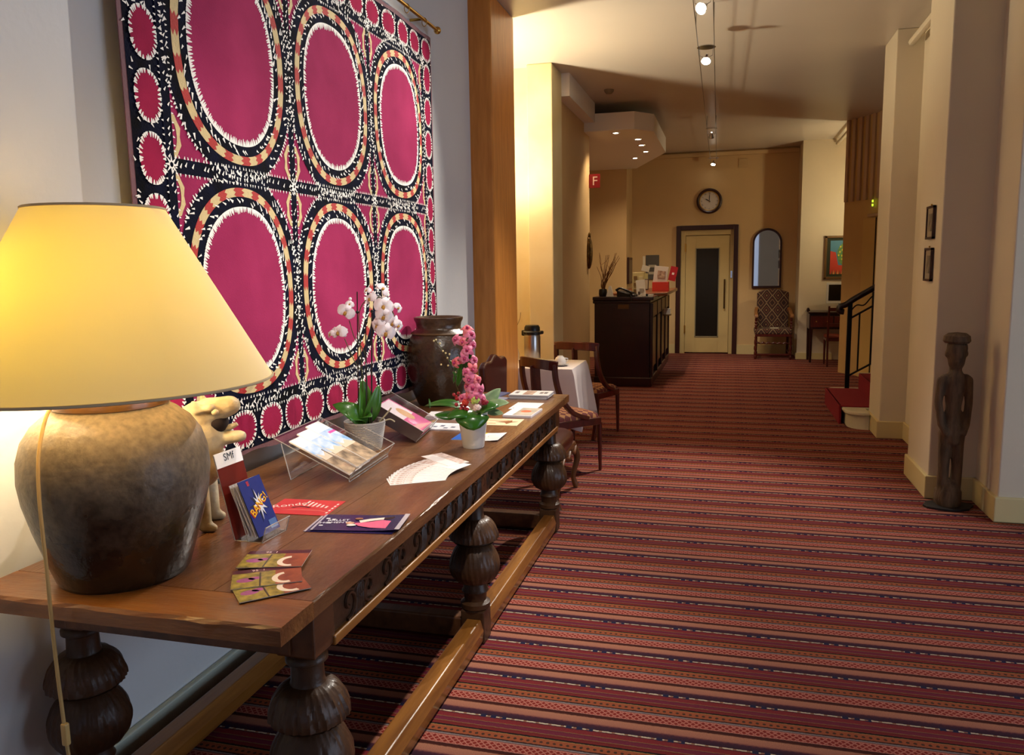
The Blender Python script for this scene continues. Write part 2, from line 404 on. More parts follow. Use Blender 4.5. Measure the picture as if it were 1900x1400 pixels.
# ------------------------------------------------------------------ far door
door = struct(bpy.data.objects.new('door_1', None), 'cream door with a tall dark glass pane in a dark wooden frame'); COL.objects.link(door); door.location = (-.38, 14.2, 0)
fr = MB(); fr.bx(-.515, -.44, -.05, .06, 0, 2.19); fr.bx(.44, .515, -.05, .06, 0, 2.19); fr.bx(-.44, .44, -.05, .06, 2.115, 2.19)
fr.build('door_frame', M_dkframe, door, bevel=.006)
M_doorp = mat('door_cream', 'c9b27a', .45, var=.04)
fi = MB(); fi.bx(-.44, -.36, .0, .05, 0, 2.115); fi.bx(.38, .44, .0, .05, 0, 2.115); fi.bx(-.36, .38, .0, .05, 2.03, 2.115)
fi.build('door_lining', M_doorp, door, bevel=.003)
lf = MB(); lf.bx(-.355, -.18, .015, .055, .02, 2.02); lf.bx(.2, .375, .015, .055, .02, 2.02); lf.bx(-.18, .2, .015, .055, 1.80, 2.02); lf.bx(-.18, .2, .015, .055, .02, .30)
leaf = lf.build('door_leaf', M_doorp, door, bevel=.002)
MB().bx(-.18, .2, .03, .04, .30, 1.80).build('door_pane', mat('dark_textured_glass', '17130c', .25, bump=.3, bscale=200), leaf)
gb = MB(); gb.bx(-.19, -.175, .005, .02, .29, 1.81); gb.bx(.195, .21, .005, .02, .29, 1.81); gb.bx(-.19, .21, .005, .02, 1.80, 1.815); gb.bx(-.19, .21, .005, .02, .285, .30)
gb.build('glazing_bead', mat('bead_grey', '8d8468', .4), leaf)
MB().tube([(.30, -.03, .78), (.30, -.03, 1.28)], .014, 8).build('door_handle', mat('bronze', '5a4020', .35, metal=.8), leaf, smooth=True)
hg = MB()
for z in (.35, 1.75): hg.tube([(-.358, -.005, z), (-.358, -.005, z + .14)], .012, 6)
hg.build('hinge', M_brass, door)
MB().bx(.395, .425, -.012, .0, 1.30, 1.42).build('lock_plate', M_chrome, door, bevel=.002)

# ------------------------------------------------------------------ long oak table
M_oak = mat('old_oak', '6a4224', .42, var=.5, vscale=5, col2='4a2a14', stretch=(5, .7, 5), bump=.12, bscale=14, coat=.15)
M_oaktop = mat('old_oak_top', '7c5230', .30, var=.5, vscale=3.2, col2='55331b', stretch=(4, .8, 4), bump=.22, bscale=24, coat=.3, detail=9)
M_oaktopx = mat('old_oak_top_end', '8e5c2c', .36, var=.5, vscale=3.2, col2='623818', stretch=(.8, 4, 4), bump=.28, bscale=24, coat=.25, detail=9)
M_oakst = mat('old_oak_stretcher', '9a6428', .34, var=.45, vscale=4, col2='6e4016', stretch=(6, .6, 6), bump=.12, bscale=12, coat=.3)
M_oakdk = mat('dark_carved_oak', '52351e', .45, var=.5, vscale=9, col2='301c0e', bump=.35, bscale=26, coat=.1, spec=.35)
TB = thing('oak_table', 'long dark oak refectory table with carved apron and bulbous legs under the tapestry', 'table')
TX0, TX1, TY0, TY1, TZ = -1.75, -.905, 1.415, 4.60, .78
def plank(x0, x1, y0, y1, m, seed):
    rnd = random.Random(seed); b = MB(); n = 18
    # slightly worn long edges: grid of cross-sections
    alongY = (y1 - y0) > (x1 - x0); vs = []; fs = []
    for i in range(n + 1):
        t = i / n
        wob = lambda: rnd.uniform(-.0022, .0022)
        if alongY:
            y = y0 + (y1 - y0) * t
            vs += [(x0 + .0012, y, TZ - .042), (x1 - .0012, y, TZ - .042), (x1 - .001 + (wob() if x1 > -1 else 0), y, TZ - (.006 + wob() if x1 > -1 else .02)), (x1 - (.006 + wob() if x1 > -1 else .0011), y, TZ), (x0 + .0007, y, TZ), (x0 + .0006, y, TZ - .02)]
        else:
            x = x0 + (x1 - x0) * t
            vs += [(x, y1 - .0012, TZ - .042), (x, y0 + .0012, TZ - .042), (x, y0 + .001 + wob(), TZ - .008 + wob()), (x, y0 + .008 + wob(), TZ), (x, y1 - .0012, TZ), (x, y1 - .0012, TZ - .02)]
    k = 6
    for i in range(n):
        for j in range(k):
            j2 = (j + 1) % k; fs.append((i * k + j, i * k + j2, (i + 1) * k + j2, (i + 1) * k + j))
    fs.append(tuple(reversed(range(k)))); fs.append(tuple(n * k + j for j in range(k)))
    b.add(vs, fs); return b.build('plank', m, TB, weld=True)
plank(TX0, TX1, TY0, TY0 + .145, M_oaktopx, 1)
plank(TX0, TX1, TY1 - .14, TY1, M_oaktopx, 2)
xs = [TX0, -1.452, -1.17, TX1]
for i in range(3): plank(xs[i], xs[i + 1], TY0 + .146, TY1 - .141, M_oaktop, 10 + i)
# apron rails
AX = -.945
fa = MB(); fa.bx(AX - .035, AX, 1.62, 4.46, .60, .737); fa.build('front_apron', M_oak, TB, bevel=.003)
md = MB(); md.tube([(AX + .004, 1.70, .614), (AX + .004, 4.40, .614)], .01, rect=(.02, .026)); md.build('apron_moulding', M_oakst, TB, bevel=.004)
ra = MB(); ra.bx(-1.71, -1.68, 1.62, 4.46, .60, .737); ra.build('rear_apron', M_oak, TB, bevel=.003)
ea = MB(); ea.bx(-1.66, -1.0, 1.60, 1.63, .615, .737); ea.build('end_apron', M_oak, TB, bevel=.003)
ea = MB(); ea.bx(-1.66, -1.0, 4.40, 4.43, .615, .737); ea.build('end_apron', M_oak, TB, bevel=.003)
# carved scrolls along the front apron
cv = MB()
def arc(cx, cz, r0, r1, a0, a1, n=12):
    return [(0, cx + (r0 + (r1 - r0) * i / n) * math.cos(a0 + (a1 - a0) * i / n), cz + (r0 + (r1 - r0) * i / n) * math.sin(a0 + (a1 - a0) * i / n)) for i in range(n + 1)]
cv.tube(arc(.0, .0, .044, .008, -PI * .6, PI * 1.5), .0058, 6)
cv.tube(arc(.055, .005, .040, .010, PI * .9, -PI * .8), .0052, 6)
for i in range(4): cv.tube([(0, .032 + i * .012, -.045), (.004, .038 + i * .012, -.01), (0, .050 + i * .010, .042)], .0042, 5)
cv.tube([(0, -.03, .046), (.003, .02, .030), (0, .075, .046)], .005, 6)
cv0 = None; y = 1.80
while y < 4.33:
    if cv0 is None: cv0 = cv.build('carved_scroll', M_oakdk, TB, smooth=True, loc=(AX + .003, y, .672))
    else: share(cv0, 'carved_scroll', TB, (AX + .003, y, .672), None, (1, random.choice((1, -1)) * random.uniform(.95, 1.05), random.uniform(.92, 1.04)))
    y += .118
ca = MB(); ca.bx(AX - .002, AX + .001, 1.72, 4.38, .630, .735); ca.build('carved_ground', M_oakdk, TB)
# end apron carving (near end)
ce = MB()
for k in range(7):
    x = -1.56 + k * .085
    ce.tube([(x + .03 * math.cos(a), 1.598, .672 + .03 * math.sin(a)) for a in [i * PI / 8 for i in range(9)]], .005, 5)
ce.build('carved_arches', M_oakdk, TB, smooth=True)
# legs
def leg_mesh():
    b = MB()
    b.lathe([(.040, .14), (.060, .145), (.062, .165), (.045, .175), (.048, .205), (.056, .215), (.050, .225), (.046, .25)], 32)
    prof = []
    for i in range(22):
        t = i / 21; z = .25 + t * .175; r = .050 + .052 * math.sin(PI * min(t * 1.02, 1) ** .8) ** .7 if 0 < t < 1 else .05
        prof.append((r, z))
    prof[-1] = (.084, .425)
    b.lathe(prof, 96, fn=lambda a, z, i: 1 + .030 * abs(math.sin(8 * a + 5 * math.sin(2 * a) * (z - .25) * 6)) + .016 * math.sin(30 * a + 40 * z))
    b.lathe([(.080, .424), (.074, .432), (.080, .440)], 48)
    prof = []
    for i in range(16):
        t = i / 15; z = .438 + t * .085; r = .046 + .052 * math.cos(t * PI / 2) ** .55
        prof.append((r, z))
    b.lathe(prof, 96, fn=lambda a, z, i: 1 + .035 * abs(math.sin(7 * a + 14 * z)) + .022 * math.sin(32 * a + 50 * z))
    b.lathe([(.046, .52), (.042, .53), (.040, .575), (.052, .582), (.052, .592), (.044, .60), (.05, .612)], 32)
    return b
LEGX = (-.990, -1.665); LEGY = (1.66, 3.0, 4.42)
legm = None
for lx in LEGX:
    for ly in LEGY:
        if legm is None:
            lo = leg_mesh().build('leg', M_oakdk, TB, smooth=True, loc=(lx, ly, 0)); legm = lo
            bk = MB().box((0, 0, .07), (.10, .10, .14)).build('leg_foot', M_oakdk, lo, bevel=.006)
            tk = MB().box((0, 0, .672), (.105, .105, .13)).build('leg_block', M_oak, lo, bevel=.005)
        else:
            lo = share(legm, 'leg', TB, (lx, ly, 0), (0, 0, .3))
            lo.rotation_euler = (0, 0, 0)
            share(bk, 'leg_foot', lo); share(tk, 'leg_block', lo)
# floor stretchers: chamfered beams
def stretcher(x, y0, y1):
    b = MB(); sec = [(-.036, 0), (.036, 0), (.042, .05), (.030, .095), (-.030, .095), (-.042, .05)]
    vs = [(x + a, y0, .012 + z) for a, z in sec] + [(x + a, y1, .012 + z) for a, z in sec]
    n = 6; b.add(vs, [tuple(reversed(range(n))), tuple(range(n, 2 * n))] + [(i, (i + 1) % n, n + (i + 1) % n, n + i) for i in range(n)])
    return b.build('stretcher', M_oakst, TB, bevel=.005, weld=True)
for lx in LEGX:
    stretcher(lx + (.008 if lx > -1.3 else -.005), 1.71, 2.95); stretcher(lx + (.008 if lx > -1.3 else -.005), 3.05, 4.37)
for ly in (3.0, 4.42):
    MB().bx(-1.615, -1.04, ly - .035, ly + .035, .012, .10).build('cross_stretcher', M_oak, TB, bevel=.008)

# ------------------------------------------------------------------ tapestry (suzani hanging) on a brass rod
TP = thing('wall_tapestry', 'large magenta hanging with six oval medallions and black white stitched bands on the white wall', 'tapestry')
M_mag = mat('magenta_cloth', 'a2305a', .9, var=.10, vscale=5, col2='922850', bump=.15, bscale=250, spec=.1)
M_magd = mat('magenta_cloth_small', 'a4244a', .9, var=.12, vscale=9, col2='8e1e40', bump=.15, bscale=250, spec=.1)
M_blk = mat('black_navy_embroidery', '0c0b0e', .9, var=.4, vscale=14, col2='10142a', bump=.3, bscale=160, spec=.08)
M_cre = mat('cream_embroidery', 'd9c08a', .8, var=.12, vscale=40, bump=.3, bscale=200)
M_redq = mat('red_embroidery', 'b3302c', .8, var=.12, vscale=40, bump=.3, bscale=200)
M_sti = mat('white_stitching', 'f4efe6', .8)
M_mauve = mat('mauve_hem', '7a5258', .8, var=.2, vscale=14, bump=.2, bscale=120)
Y0, Y1, Z0, Z1 = 2.125, 4.735, .862, 2.885
def cx(y, z):   # gentle folds of the cloth, standing a little off the wall
    return -1.750 + .010 * math.sin(y * 3.1 + .5) * (.4 + .6 * (2.9 - z) / 2.0) + .004 * math.sin(y * 11 + z * 2.0) + .015 * (1 - abs((y - 3.43) / 1.31) ** 6)
KP = 1.742 / 1.77
def P(y, z, off): return (cx(y, z) + off, y * KP, 1.53 + (z - 1.53) * KP)
g = MB(); NY, NZ = 60, 44
def edge_z(y): return Z0 - .022 - .006 * math.sin(y * 9) - .004 * math.sin(y * 23)
vs = []
for s_ in (0, 1):
    for j in range(NZ + 1):
        for i in range(NY + 1):
            y = Y0 - .018 + (Y1 - Y0 + .036) * i / NY; zb = edge_z(y); zt = Z1 + .018 + .008 * abs(math.sin((y - 2.0) * PI / .26))
            z = zb + (zt - zb) * j / NZ
            vs.append(P(y, z, -.0035 if s_ else 0))
fs = []; W = NY + 1; K = W * (NZ + 1)
for j in range(NZ):
    for i in range(NY):
        a = j * W + i; fs.append((a, a + 1, a + W + 1, a + W)); fs.append((K + a, K + a + W, K + a + W + 1, K + a + 1))
for i in range(NY): fs.append((i, K + i, K + i + 1, i + 1)); a = NZ * W + i; fs.append((a, a + 1, K + a + 1, K + a))
for j in range(NZ): a = j * W; fs.append((a, a + W, K + a + W, K + a)); a = j * W + NY; fs.append((a, K + a, K + a + W, a + W))
g.add(vs, fs); g.build('backing_hem', M_mauve, TP, smooth=True)
def quadgrid(y0, y1, z0, z1, off, m, name, ny=8, nz=8):
    b = MB(); vs = [P(y0 + (y1 - y0) * i / ny, z0 + (z1 - z0) * j / nz, off) for j in range(nz + 1) for i in range(ny + 1)]
    b.add(vs, [(j * (ny + 1) + i, j * (ny + 1) + i + 1, (j + 1) * (ny + 1) + i + 1, (j + 1) * (ny + 1) + i) for j in range(nz) for i in range(ny)])
    return b.build(name, m, TP, smooth=True)
quadgrid(Y0, Y1, Z0, Z1, .0008, M_blk, 'border_ground', 60, 44)
CY = [2.285, 3.052, 3.826, 4.575]; CZ = [1.03, 1.88, 2.735]
quadgrid(CY[0], CY[3], CZ[0], CZ[2], .0016, M_mag, 'field_cloth', 60, 44)
rnd = random.Random(3)
flecks = MB(); teeth = MB(); creamteeth = MB()
def tri(b, y, z, dy, dz, L, wd, off):   # tapered stitch from (y,z) along unit (dy,dz)
    b.add([P(y - dz * wd / 2, z + dy * wd / 2, off), P(y + dz * wd / 2, z - dy * wd / 2, off), P(y + dy * L + dz * wd * .12, z + dz * L - dy * wd * .12, off), P(y + dy * L - dz * wd * .12, z + dz * L + dy * wd * .12, off)], [(0, 1, 2, 3)])
def sup(a, rx, rz, n=2.25):
    c, s = math.cos(a), math.sin(a)
    return rx * math.copysign(abs(c) ** (2 / n), c), rz * math.copysign(abs(s) ** (2 / n), s)
def ring(cy_, cz_, r0, r1, off, m, name, parent, n=96, a0=0, a1=2 * PI, jag=0.0):
    b = MB(); vs = []
    for k in range(n + 1):
        a = a0 + (a1 - a0) * k / n
        y, z = sup(a, *r0); y2, z2 = sup(a, r1[0] * (1 + rnd.uniform(-jag, jag)), r1[1] * (1 + rnd.uniform(-jag, jag)))
        vs += [P(cy_ + y, cz_ + z, off), P(cy_ + y2, cz_ + z2, off)]
    b.add(vs, [(2 * k, 2 * k + 1, 2 * k + 3, 2 * k + 2) for k in range(n)])
    return b.build(name, m, parent)
def disc(cy_, cz_, r, off, m, name, parent, n=48, rings=4):
    b = MB(); vs = [P(cy_, cz_, off)]
    for q in range(1, rings + 1):
        for k in range(n):
            y, z = sup(2 * PI * k / n, r[0] * q / rings, r[1] * q / rings); vs.append(P(cy_ + y, cz_ + z, off))
    fs = [(0, 1 + k, 1 + (k + 1) % n) for k in range(n)]
    for q in range(rings - 1):
        for k in range(n):
            a = 1 + q * n; fs.append((a + k, a + n + k, a + n + (k + 1) % n, a + (k + 1) % n))
    b.add(vs, fs); return b.build(name, m, parent, smooth=True)
for ci in range(3):
    for cj in range(2):
        oy = (CY[ci] + CY[ci + 1]) / 2; oz = (CZ[cj] + CZ[cj + 1]) / 2
        hw = (CY[ci + 1] - CY[ci]) / 2; hh = (CZ[cj + 1] - CZ[cj]) / 2
        R = [(hw - .122, hh - .116), (hw - .082, hh - .074), (hw - .046, hh - .042), (hw + .002, hh + .010)]
        med = disc(oy, oz, R[0], .0052, M_mag, 'medallion', TP, 64, 6)
        ring(oy, oz, R[0], R[1], .0046, M_blk, 'inner_band', med, jag=.004)
        ring(oy, oz, R[2], R[3], .0040, M_blk, 'outer_band', med, jag=.006)
        # red and cream blocks
        nb = 44
        for k in range(nb):
            isr = k % 2 == 0; b = MB(); frac = .54 if k % 2 else .46
            a0 = 2 * PI * (k // 2 * 2 + (0 if k % 2 else .54 * 2)) / nb; a1 = a0 + 2 * PI * 2 * frac / nb
            vs = []; mseg = 4
            for q in range(mseg + 1):
                for s2 in range(5):
                    t = s2 / 4; a = a0 + (a1 - a0) * q / mseg + (.018 * (1 if s2 % 2 else -1) if q in (0, mseg) else 0)
                    y, z = sup(a, R[1][0] + (R[2][0] - R[1][0]) * t, R[1][1] + (R[2][1] - R[1][1]) * t); vs.append(P(oy + y, oz + z, .0050 if isr else .0047))
            b.add(vs, [(q * 5 + s2, q * 5 + s2 + 1, (q + 1) * 5 + s2 + 1, (q + 1) * 5 + s2) for q in range(mseg) for s2 in range(4)])
            b.build('red_block' if isr else 'cream_block', M_redq if isr else M_cre, med)
        # white stitches: inner teeth, flecks on bands, outer teeth
        for k in range(190):
            a = 2 * PI * (k + rnd.uniform(-.3, .3)) / 190; y, z = sup(a, R[0][0] + .006, R[0][1] + .006); d = math.hypot(y, z)
            tri(teeth, oy + y, oz + z, -y / d, -z / d, rnd.uniform(.017, .028), .0125, .0062)
        for k in range(150):
            a = 2 * PI * (k + rnd.uniform(-.3, .3)) / 150; y, z = sup(a, R[3][0] - .004, R[3][1] - .004); d = math.hypot(y, z)
            if rnd.random() < .8: tri(teeth, oy + y, oz + z, y / d, z / d, rnd.uniform(.010, .018), .0105, .0054)
        for k in range(96):
            for (q0, q1) in ((0, 1), (2, 3)):
                if rnd.random() < .18: continue
                a = 2 * PI * (k + rnd.uniform(-.35, .35)) / 84; t = rnd.choice((.25, .5, .62, .8))
                y, z = sup(a, R[q0][0] + (R[q1][0] - R[q0][0]) * t, R[q0][1] + (R[q1][1] - R[q0][1]) * t); d = math.hypot(y, z)
                ca_, sa_ = math.cos(.9), math.sin(.9); dy, dz = y / d, z / d
                tri(flecks, oy + y, oz + z, dy * ca_ - dz * sa_, dy * sa_ + dz * ca_, rnd.uniform(.014, .027), rnd.uniform(.007, .012), .0058)
# straight bands on the cell lines
for i, y in enumerate(CY):
    b_ = .020
    quadgrid(y - b_, y + b_, CZ[0], CZ[2], .0034, M_blk, 'upright_band', 1, 40)
    z = CZ[0]
    while z < CZ[2]:
        z += rnd.uniform(.016, .03)
        for s_ in (-1, 1): tri(teeth, y + s_ * b_, z, s_, rnd.uniform(-.3, .3), .010, .007, .0044)
        if rnd.random() < .7: tri(flecks, y + rnd.uniform(-.012, .008), z, .6, .8, .015, .008, .0060)
for z in CZ:
    b_ = .024
    quadgrid(CY[0], CY[3], z - b_, z + b_, .0036, M_blk, 'cross_band', 60, 1)
    y = CY[0]
    while y < CY[3]:
        y += rnd.uniform(.014, .026)
        for s_ in (-1, 1): tri(teeth, y, z + s_ * b_, rnd.uniform(-.3, .3), s_, .010, .008, .0046)
        if rnd.random() < .75: tri(flecks, y, z + rnd.uniform(-.012, .006), .5, .85, .018, .009, .0060)
# cream toothed half moons and white stars at the crossings
for y in CY:
    for z in CZ:
        for s_ in (-1, 1):
            if (y == CY[0] and s_ < 0) or (y == CY[3] and s_ > 0): continue
            for t_ in (-1, 1):
                if (z == CZ[0] and t_ < 0) or (z == CZ[2] and t_ > 0): continue
                oy, oz = y + s_ * .018, z + t_ * .095
                vs = [P(oy, oz + .062 * math.sin(a), .0030) for a in (-1.2, -.6, 0, .6, 1.2)]
                vs = []
                for k in range(9):
                    a = -PI / 2 + PI * k / 8; vs += [P(oy + s_ * .022 * math.cos(a), oz + .048 * math.sin(a), .0031), P(oy + s_ * .045 * math.cos(a) * (1 if k % 2 else .8), oz + .072 * math.sin(a), .0031)]
                MB().add(vs, [(2 * k, 2 * k + 1, 2 * k + 3, 2 * k + 2) for k in range(8)]).build('cream_half_moon', M_cre, TP)
        for k in range(8):
            a = 2 * PI * k / 8; tri(flecks, y + .008 * math.cos(a), z + .008 * math.sin(a), math.cos(a), math.sin(a), .022, .010, .0066)
# border ovals
def bovals(pts, rx, rz):
    for (y, z) in pts:
        ov = disc(y, z, (rx, rz), .0034, M_magd, 'border_oval', TP, 28, 2)
        n = 34
        for k in range(n):
            a = 2 * PI * (k + rnd.uniform(-.3, .3)) / n; yy, zz = sup(a, rx + .004, rz + .004); d = math.hypot(yy, zz)
            tri(teeth, y + yy, z + zz, -yy / d, -zz / d, rnd.uniform(.012, .019), .0115, .0046)
n = 14; yb = [Y0 + .085 + (Y1 - Y0 - .17) * i / (n - 1) for i in range(n)]
bovals([(y, .943) for y in yb], .078, .068)
bovals([(y, 2.812) for y in yb], .076, .062)
n = 9; zb = [1.13 + (2.65 - 1.13) * i / (n - 1) for i in range(n)]
bovals([(2.203, z) for z in zb], .056, .078)
bovals([(4.655, z) for z in zb], .058, .080)
for _ in range(520):   # scattered flecks on the black border
    side = rnd.random()
    if side < .5: y, z = rnd.uniform(Y0, Y1), rnd.choice((rnd.uniform(Z0, CZ[0] - .02), rnd.uniform(CZ[2] + .02, Z1)))
    else: y, z = rnd.choice((rnd.uniform(Y0, CY[0] - .02), rnd.uniform(CY[3] + .02, Y1))), rnd.uniform(Z0, Z1)
    a = rnd.uniform(0, 6.28); tri(flecks, y, z, math.cos(a), math.sin(a), .016, .008, .0026)
teeth.build('edge_stitching', M_sti, TP, kind='stuff'); flecks.build('fleck_stitching', M_sti, TP, kind='stuff')
# rod
RD = thing('curtain_rod', 'brass curtain rod with ball end holding the tapestry', 'curtain rod', (-1.720, 0, 2.945))
MB().tube([(0, 1.97, 0), (0, 4.72, 0)], .010, 12).build('rod', M_brass, RD, smooth=True)
MB().ball((0, 4.735, 0), .022, 16, 10).build('finial', M_brass, RD, smooth=True)
MB().ball((0, 1.955, 0), .022, 16, 10).build('finial', M_brass, RD, smooth=True)
ry = 2.18
while ry < 4.68:
    MB().tube([(.015 * math.cos(a), ry, -.012 + .024 * math.sin(a)) for a in [i * 2 * PI / 12 for i in range(13)]], .0022, 5, caps=False).build('ring', M_brass, RD)
    ry += .26
for yb_ in (2.3, 4.5): MB().tube([(0, yb_, 0), (-.08, yb_, 0)], .008, 8).build('bracket', M_brass, RD, smooth=True)

# ------------------------------------------------------------------ cable spotlights (the corridor's own lamps)
M_bulb = mat('lit_bulb', 'fff4e0', .3, emit=22.0)
M_wire = mat('cable_steel', '6e6a64', .35, metal=.9)
LC = thing('lighting_cable', 'left one of the two thin steel wires stretched below the ceiling', 'cable')
MB().tube([(-.27, -2.9, 3.27), (-.27, 5.7, 3.27), (-.35, 14.15, 3.27)], .0035, 6).build('wire', M_wire, LC)
for y in (.5, 6.3, 10.9): MB().tube([(-.27 - max(0, (y - 5.7)) * .0095, y, 3.27), (-.27 - max(0, (y - 5.7)) * .0095, y, H)], .003, 6).build('hanger', M_wire, LC)
LC = thing('lighting_cable', 'right one of the two thin steel wires stretched below the ceiling', 'cable')
MB().tube([(-.14, -2.9, 3.27), (-.14, 5.7, 3.27), (-.25, 14.15, 3.27)], .0035, 6).build('wire', M_wire, LC)
for y in (.5, 6.3, 10.9): MB().tube([(-.14 - max(0, (y - 5.7)) * .013, y, 3.27), (-.14 - max(0, (y - 5.7)) * .013, y, H)], .003, 6).build('hanger', M_wire, LC)
def cable_spot(y, label, target, power, ang=75, bar=True, col=HALO):
    x = -.205 - max(0, y - 5.7) * .0112; z = 3.19
    t = thing('cable_spotlight', label, 'spotlight', (x, y, z), 0, 'spotlights on the ceiling wires')
    d = (Vector(target) - Vector((x, y, z))).normalized()
    q = Vector((0, 0, -1)).rotation_difference(d).to_matrix().to_4x4()
    cone = MB(); cone.lathe([(.012, .05), (.014, .03), (.030, .0), (.038, -.022)], 20, caps=False); me = cone.build('reflector', M_chrome, t, smooth=True); me.data.transform(q)
    bl = MB(); bl.ball((0, 0, -.012), .030, 14, 8, (1, 1, .8)); b2 = bl.build('bulb', M_bulb, t, smooth=True); b2.data.transform(q)
    ar = MB()
    for s_ in (-1, 1): ar.tube([(s_ * .055, 0, .085), (s_ * .050, 0, .03), (s_ * .012, 0, .012)], .003, 6)
    ar.build('arm', M_chrome, t)
    if bar: MB().tube([(-.085, 0, .088), (.085, 0, .088)], .006, 8).build('crossbar', M_chrome, t, smooth=True)
    else: MB().lathe([(.0, .105), (.07, .100), (.075, .092), (.0, .090)], 24).build('canopy_disc', M_chrome, t, smooth=True)
    s = spot('spot', tuple(Vector((x, y, z)) + d * .045), target, power, col, ang, .8, .03)
    return t
cable_spot(1.55, 'assumed spotlight on the ceiling wires nearest the entrance, out of view overhead', (-1.38, 3.05, 1.05), 150, 62)  # assumed fixture out of view, added to light orchid and tapestry from the front
cable_spot(3.6, 'assumed spotlight on the ceiling wires over the oak table, out of view overhead', (-1.2, 3.0, .8), 110, 66)  # assumed fixture out of view, added to light the table top
cable_spot(5.62, 'topmost spotlight bulb on the ceiling wires', (-1.6, 3.1, 1.5), 380, 72)
cable_spot(6.99, 'brightest glaring spotlight on the ceiling wires with a flat disc above', (-.55, 4.7, 0.0), 400, 74, False)
cable_spot(11.05, 'spotlight on the far ceiling wires below a pale disc', (-.45, 13.4, 0), 120, 60, False)
cable_spot(14.0, 'lowest and farthest spotlight on the ceiling wires before the clock', (-.7, 12.6, 0), 8, 100)
# ------------------------------------------------------------------ downlights over the desk
for i, (x, y, lab, tx, ty) in enumerate([(-1.343, 9.80, 'recessed downlight nearest the front edge of the dropped ceiling', -1.3, 10.4),
                          (-1.146, 10.38, 'second recessed downlight in the dropped ceiling', -1.1, 10.6), (-1.154, 10.90, 'third and brightest recessed downlight in the dropped ceiling', -1.1, 11.2),
                          (-1.16, 11.52, 'recessed downlight near the far corner of the dropped ceiling', -1.0, 12.4), (-1.379, 12.14, 'farthest recessed downlight in the dropped ceiling', -1.4, 12.8)]):
    t = thing('downlight', lab, 'downlight', (x, y, 3.1), 0, 'downlights above the desk')
    MB().lathe([(.030, -.001), (.050, -.006), (.052, -.0005)], 20, caps=False).build('trim_ring', M_chrome, t, smooth=True)
    MB().lathe([(.0, -.004), (.031, -.003), (.031, -.001)], 20).build('bulb', M_bulb, t)
    spot('downlight_beam', (x, y, 3.085), (tx, ty, 0), 46, (1.0, .76, .48), 125, .7, .03)

# ------------------------------------------------------------------ assumed alcove floor lamp, itself unseen (throws the streaks on the ceiling)
FL = thing('assumed_floor_lamp', 'assumed brass uplighter floor lamp standing unseen inside the breakfast alcove', 'floor lamp', (-2.62, 6.55, 0))
MB().lathe([(.0, 0), (.14, 0), (.14, .015), (.02, .03), (.012, .05)], 24).build('base', M_brass, FL, smooth=True)
MB().tube([(0, 0, .04), (0, 0, 1.82)], .011, 10).build('pole', M_brass, FL, smooth=True)
MB().lathe([(.02, 1.82), (.08, 1.84), (.13, 1.90), (.15, 1.98)], 28, caps=False).build('bowl', M_brass, FL, smooth=True)
spot('uplight', (-2.62, 6.55, 1.93), (-2.35, 6.75, 3.4), 420, (1.0, .87, .62), 158, .35, .14)
point('uplight_glow', (-2.62, 6.55, 2.03), 34, (1.0, .87, .62), .05)

# ------------------------------------------------------------------ big table lamp
LP = thing('table_lamp', 'large table lamp with glazed brown jar base and wide glowing yellow shade', 'table lamp', (-1.47, 1.62, .78))
def jar_material(name, lo, hi, zc, zw, rough_lo=.25, rough_hi=.85):
    m = bpy.data.materials.new(name); m.use_nodes = True; t = m.node_tree; L = t.links; b = t.nodes['Principled BSDF']
    tc = nn(t, 'ShaderNodeTexCoord'); sp = nn(t, 'ShaderNodeSeparateXYZ'); L.new(tc.outputs['Object'], sp.inputs[0])
    nz = nn(t, 'ShaderNodeTexNoise'); nz.inputs['Scale'].default_value = 9; nz.inputs['Detail'].default_value = 8; L.new(tc.outputs['Object'], nz.inputs['Vector'])
    a = nn(t, 'ShaderNodeMath', operation='MULTIPLY_ADD'); L.new(nz.outputs[0], a.inputs[0]); a.inputs[1].default_value = .30; L.new(sp.outputs[2], a.inputs[2])
    mr = nn(t, 'ShaderNodeMapRange'); mr.inputs[1].default_value = zc - zw + .15; mr.inputs[2].default_value = zc + zw + .15; L.new(a.outputs[0], mr.inputs[0])
    n2 = nn(t, 'ShaderNodeTexNoise'); n2.inputs['Scale'].default_value = 55; n2.inputs['Detail'].default_value = 5; L.new(tc.outputs['Object'], n2.inputs['Vector'])
    mx = nn(t, 'ShaderNodeMix', data_type='RGBA'); mx.inputs['A'].default_value = (*lin(lo), 1); mx.inputs['B'].default_value = (*lin(hi), 1); L.new(mr.outputs[0], mx.inputs['Factor'])
    mm = nn(t, 'ShaderNodeMix', data_type='RGBA', blend_type='MULTIPLY'); mm.inputs['Factor'].default_value = 1; r2 = nn(t, 'ShaderNodeMapRange'); r2.inputs[1].default_value = .3; r2.inputs[2].default_value = .7; r2.inputs[3].default_value = .6; r2.inputs[4].default_value = 1.15
    L.new(n2.outputs[0], r2.inputs[0]); L.new(mx.outputs['Result'], mm.inputs['A']); L.new(r2.outputs[0], mm.inputs['B']); L.new(mm.outputs['Result'], b.inputs['Base Color'])
    rr = nn(t, 'ShaderNodeMapRange'); rr.inputs[3].default_value = rough_lo; rr.inputs[4].default_value = rough_hi; L.new(mr.outputs[0], rr.inputs[0]); L.new(rr.outputs[0], b.inputs['Roughness'])
    bp = nn(t, 'ShaderNodeBump'); bp.inputs['Strength'].default_value = .35; bp.inputs['Distance'].default_value = .006; L.new(n2.outputs[0], bp.inputs['Height']); L.new(bp.outputs[0], b.inputs['Normal'])
    return m
M_jar = jar_material('glazed_brown_jar', '2a1a0e', '8a7c66', .30, .19, .18)
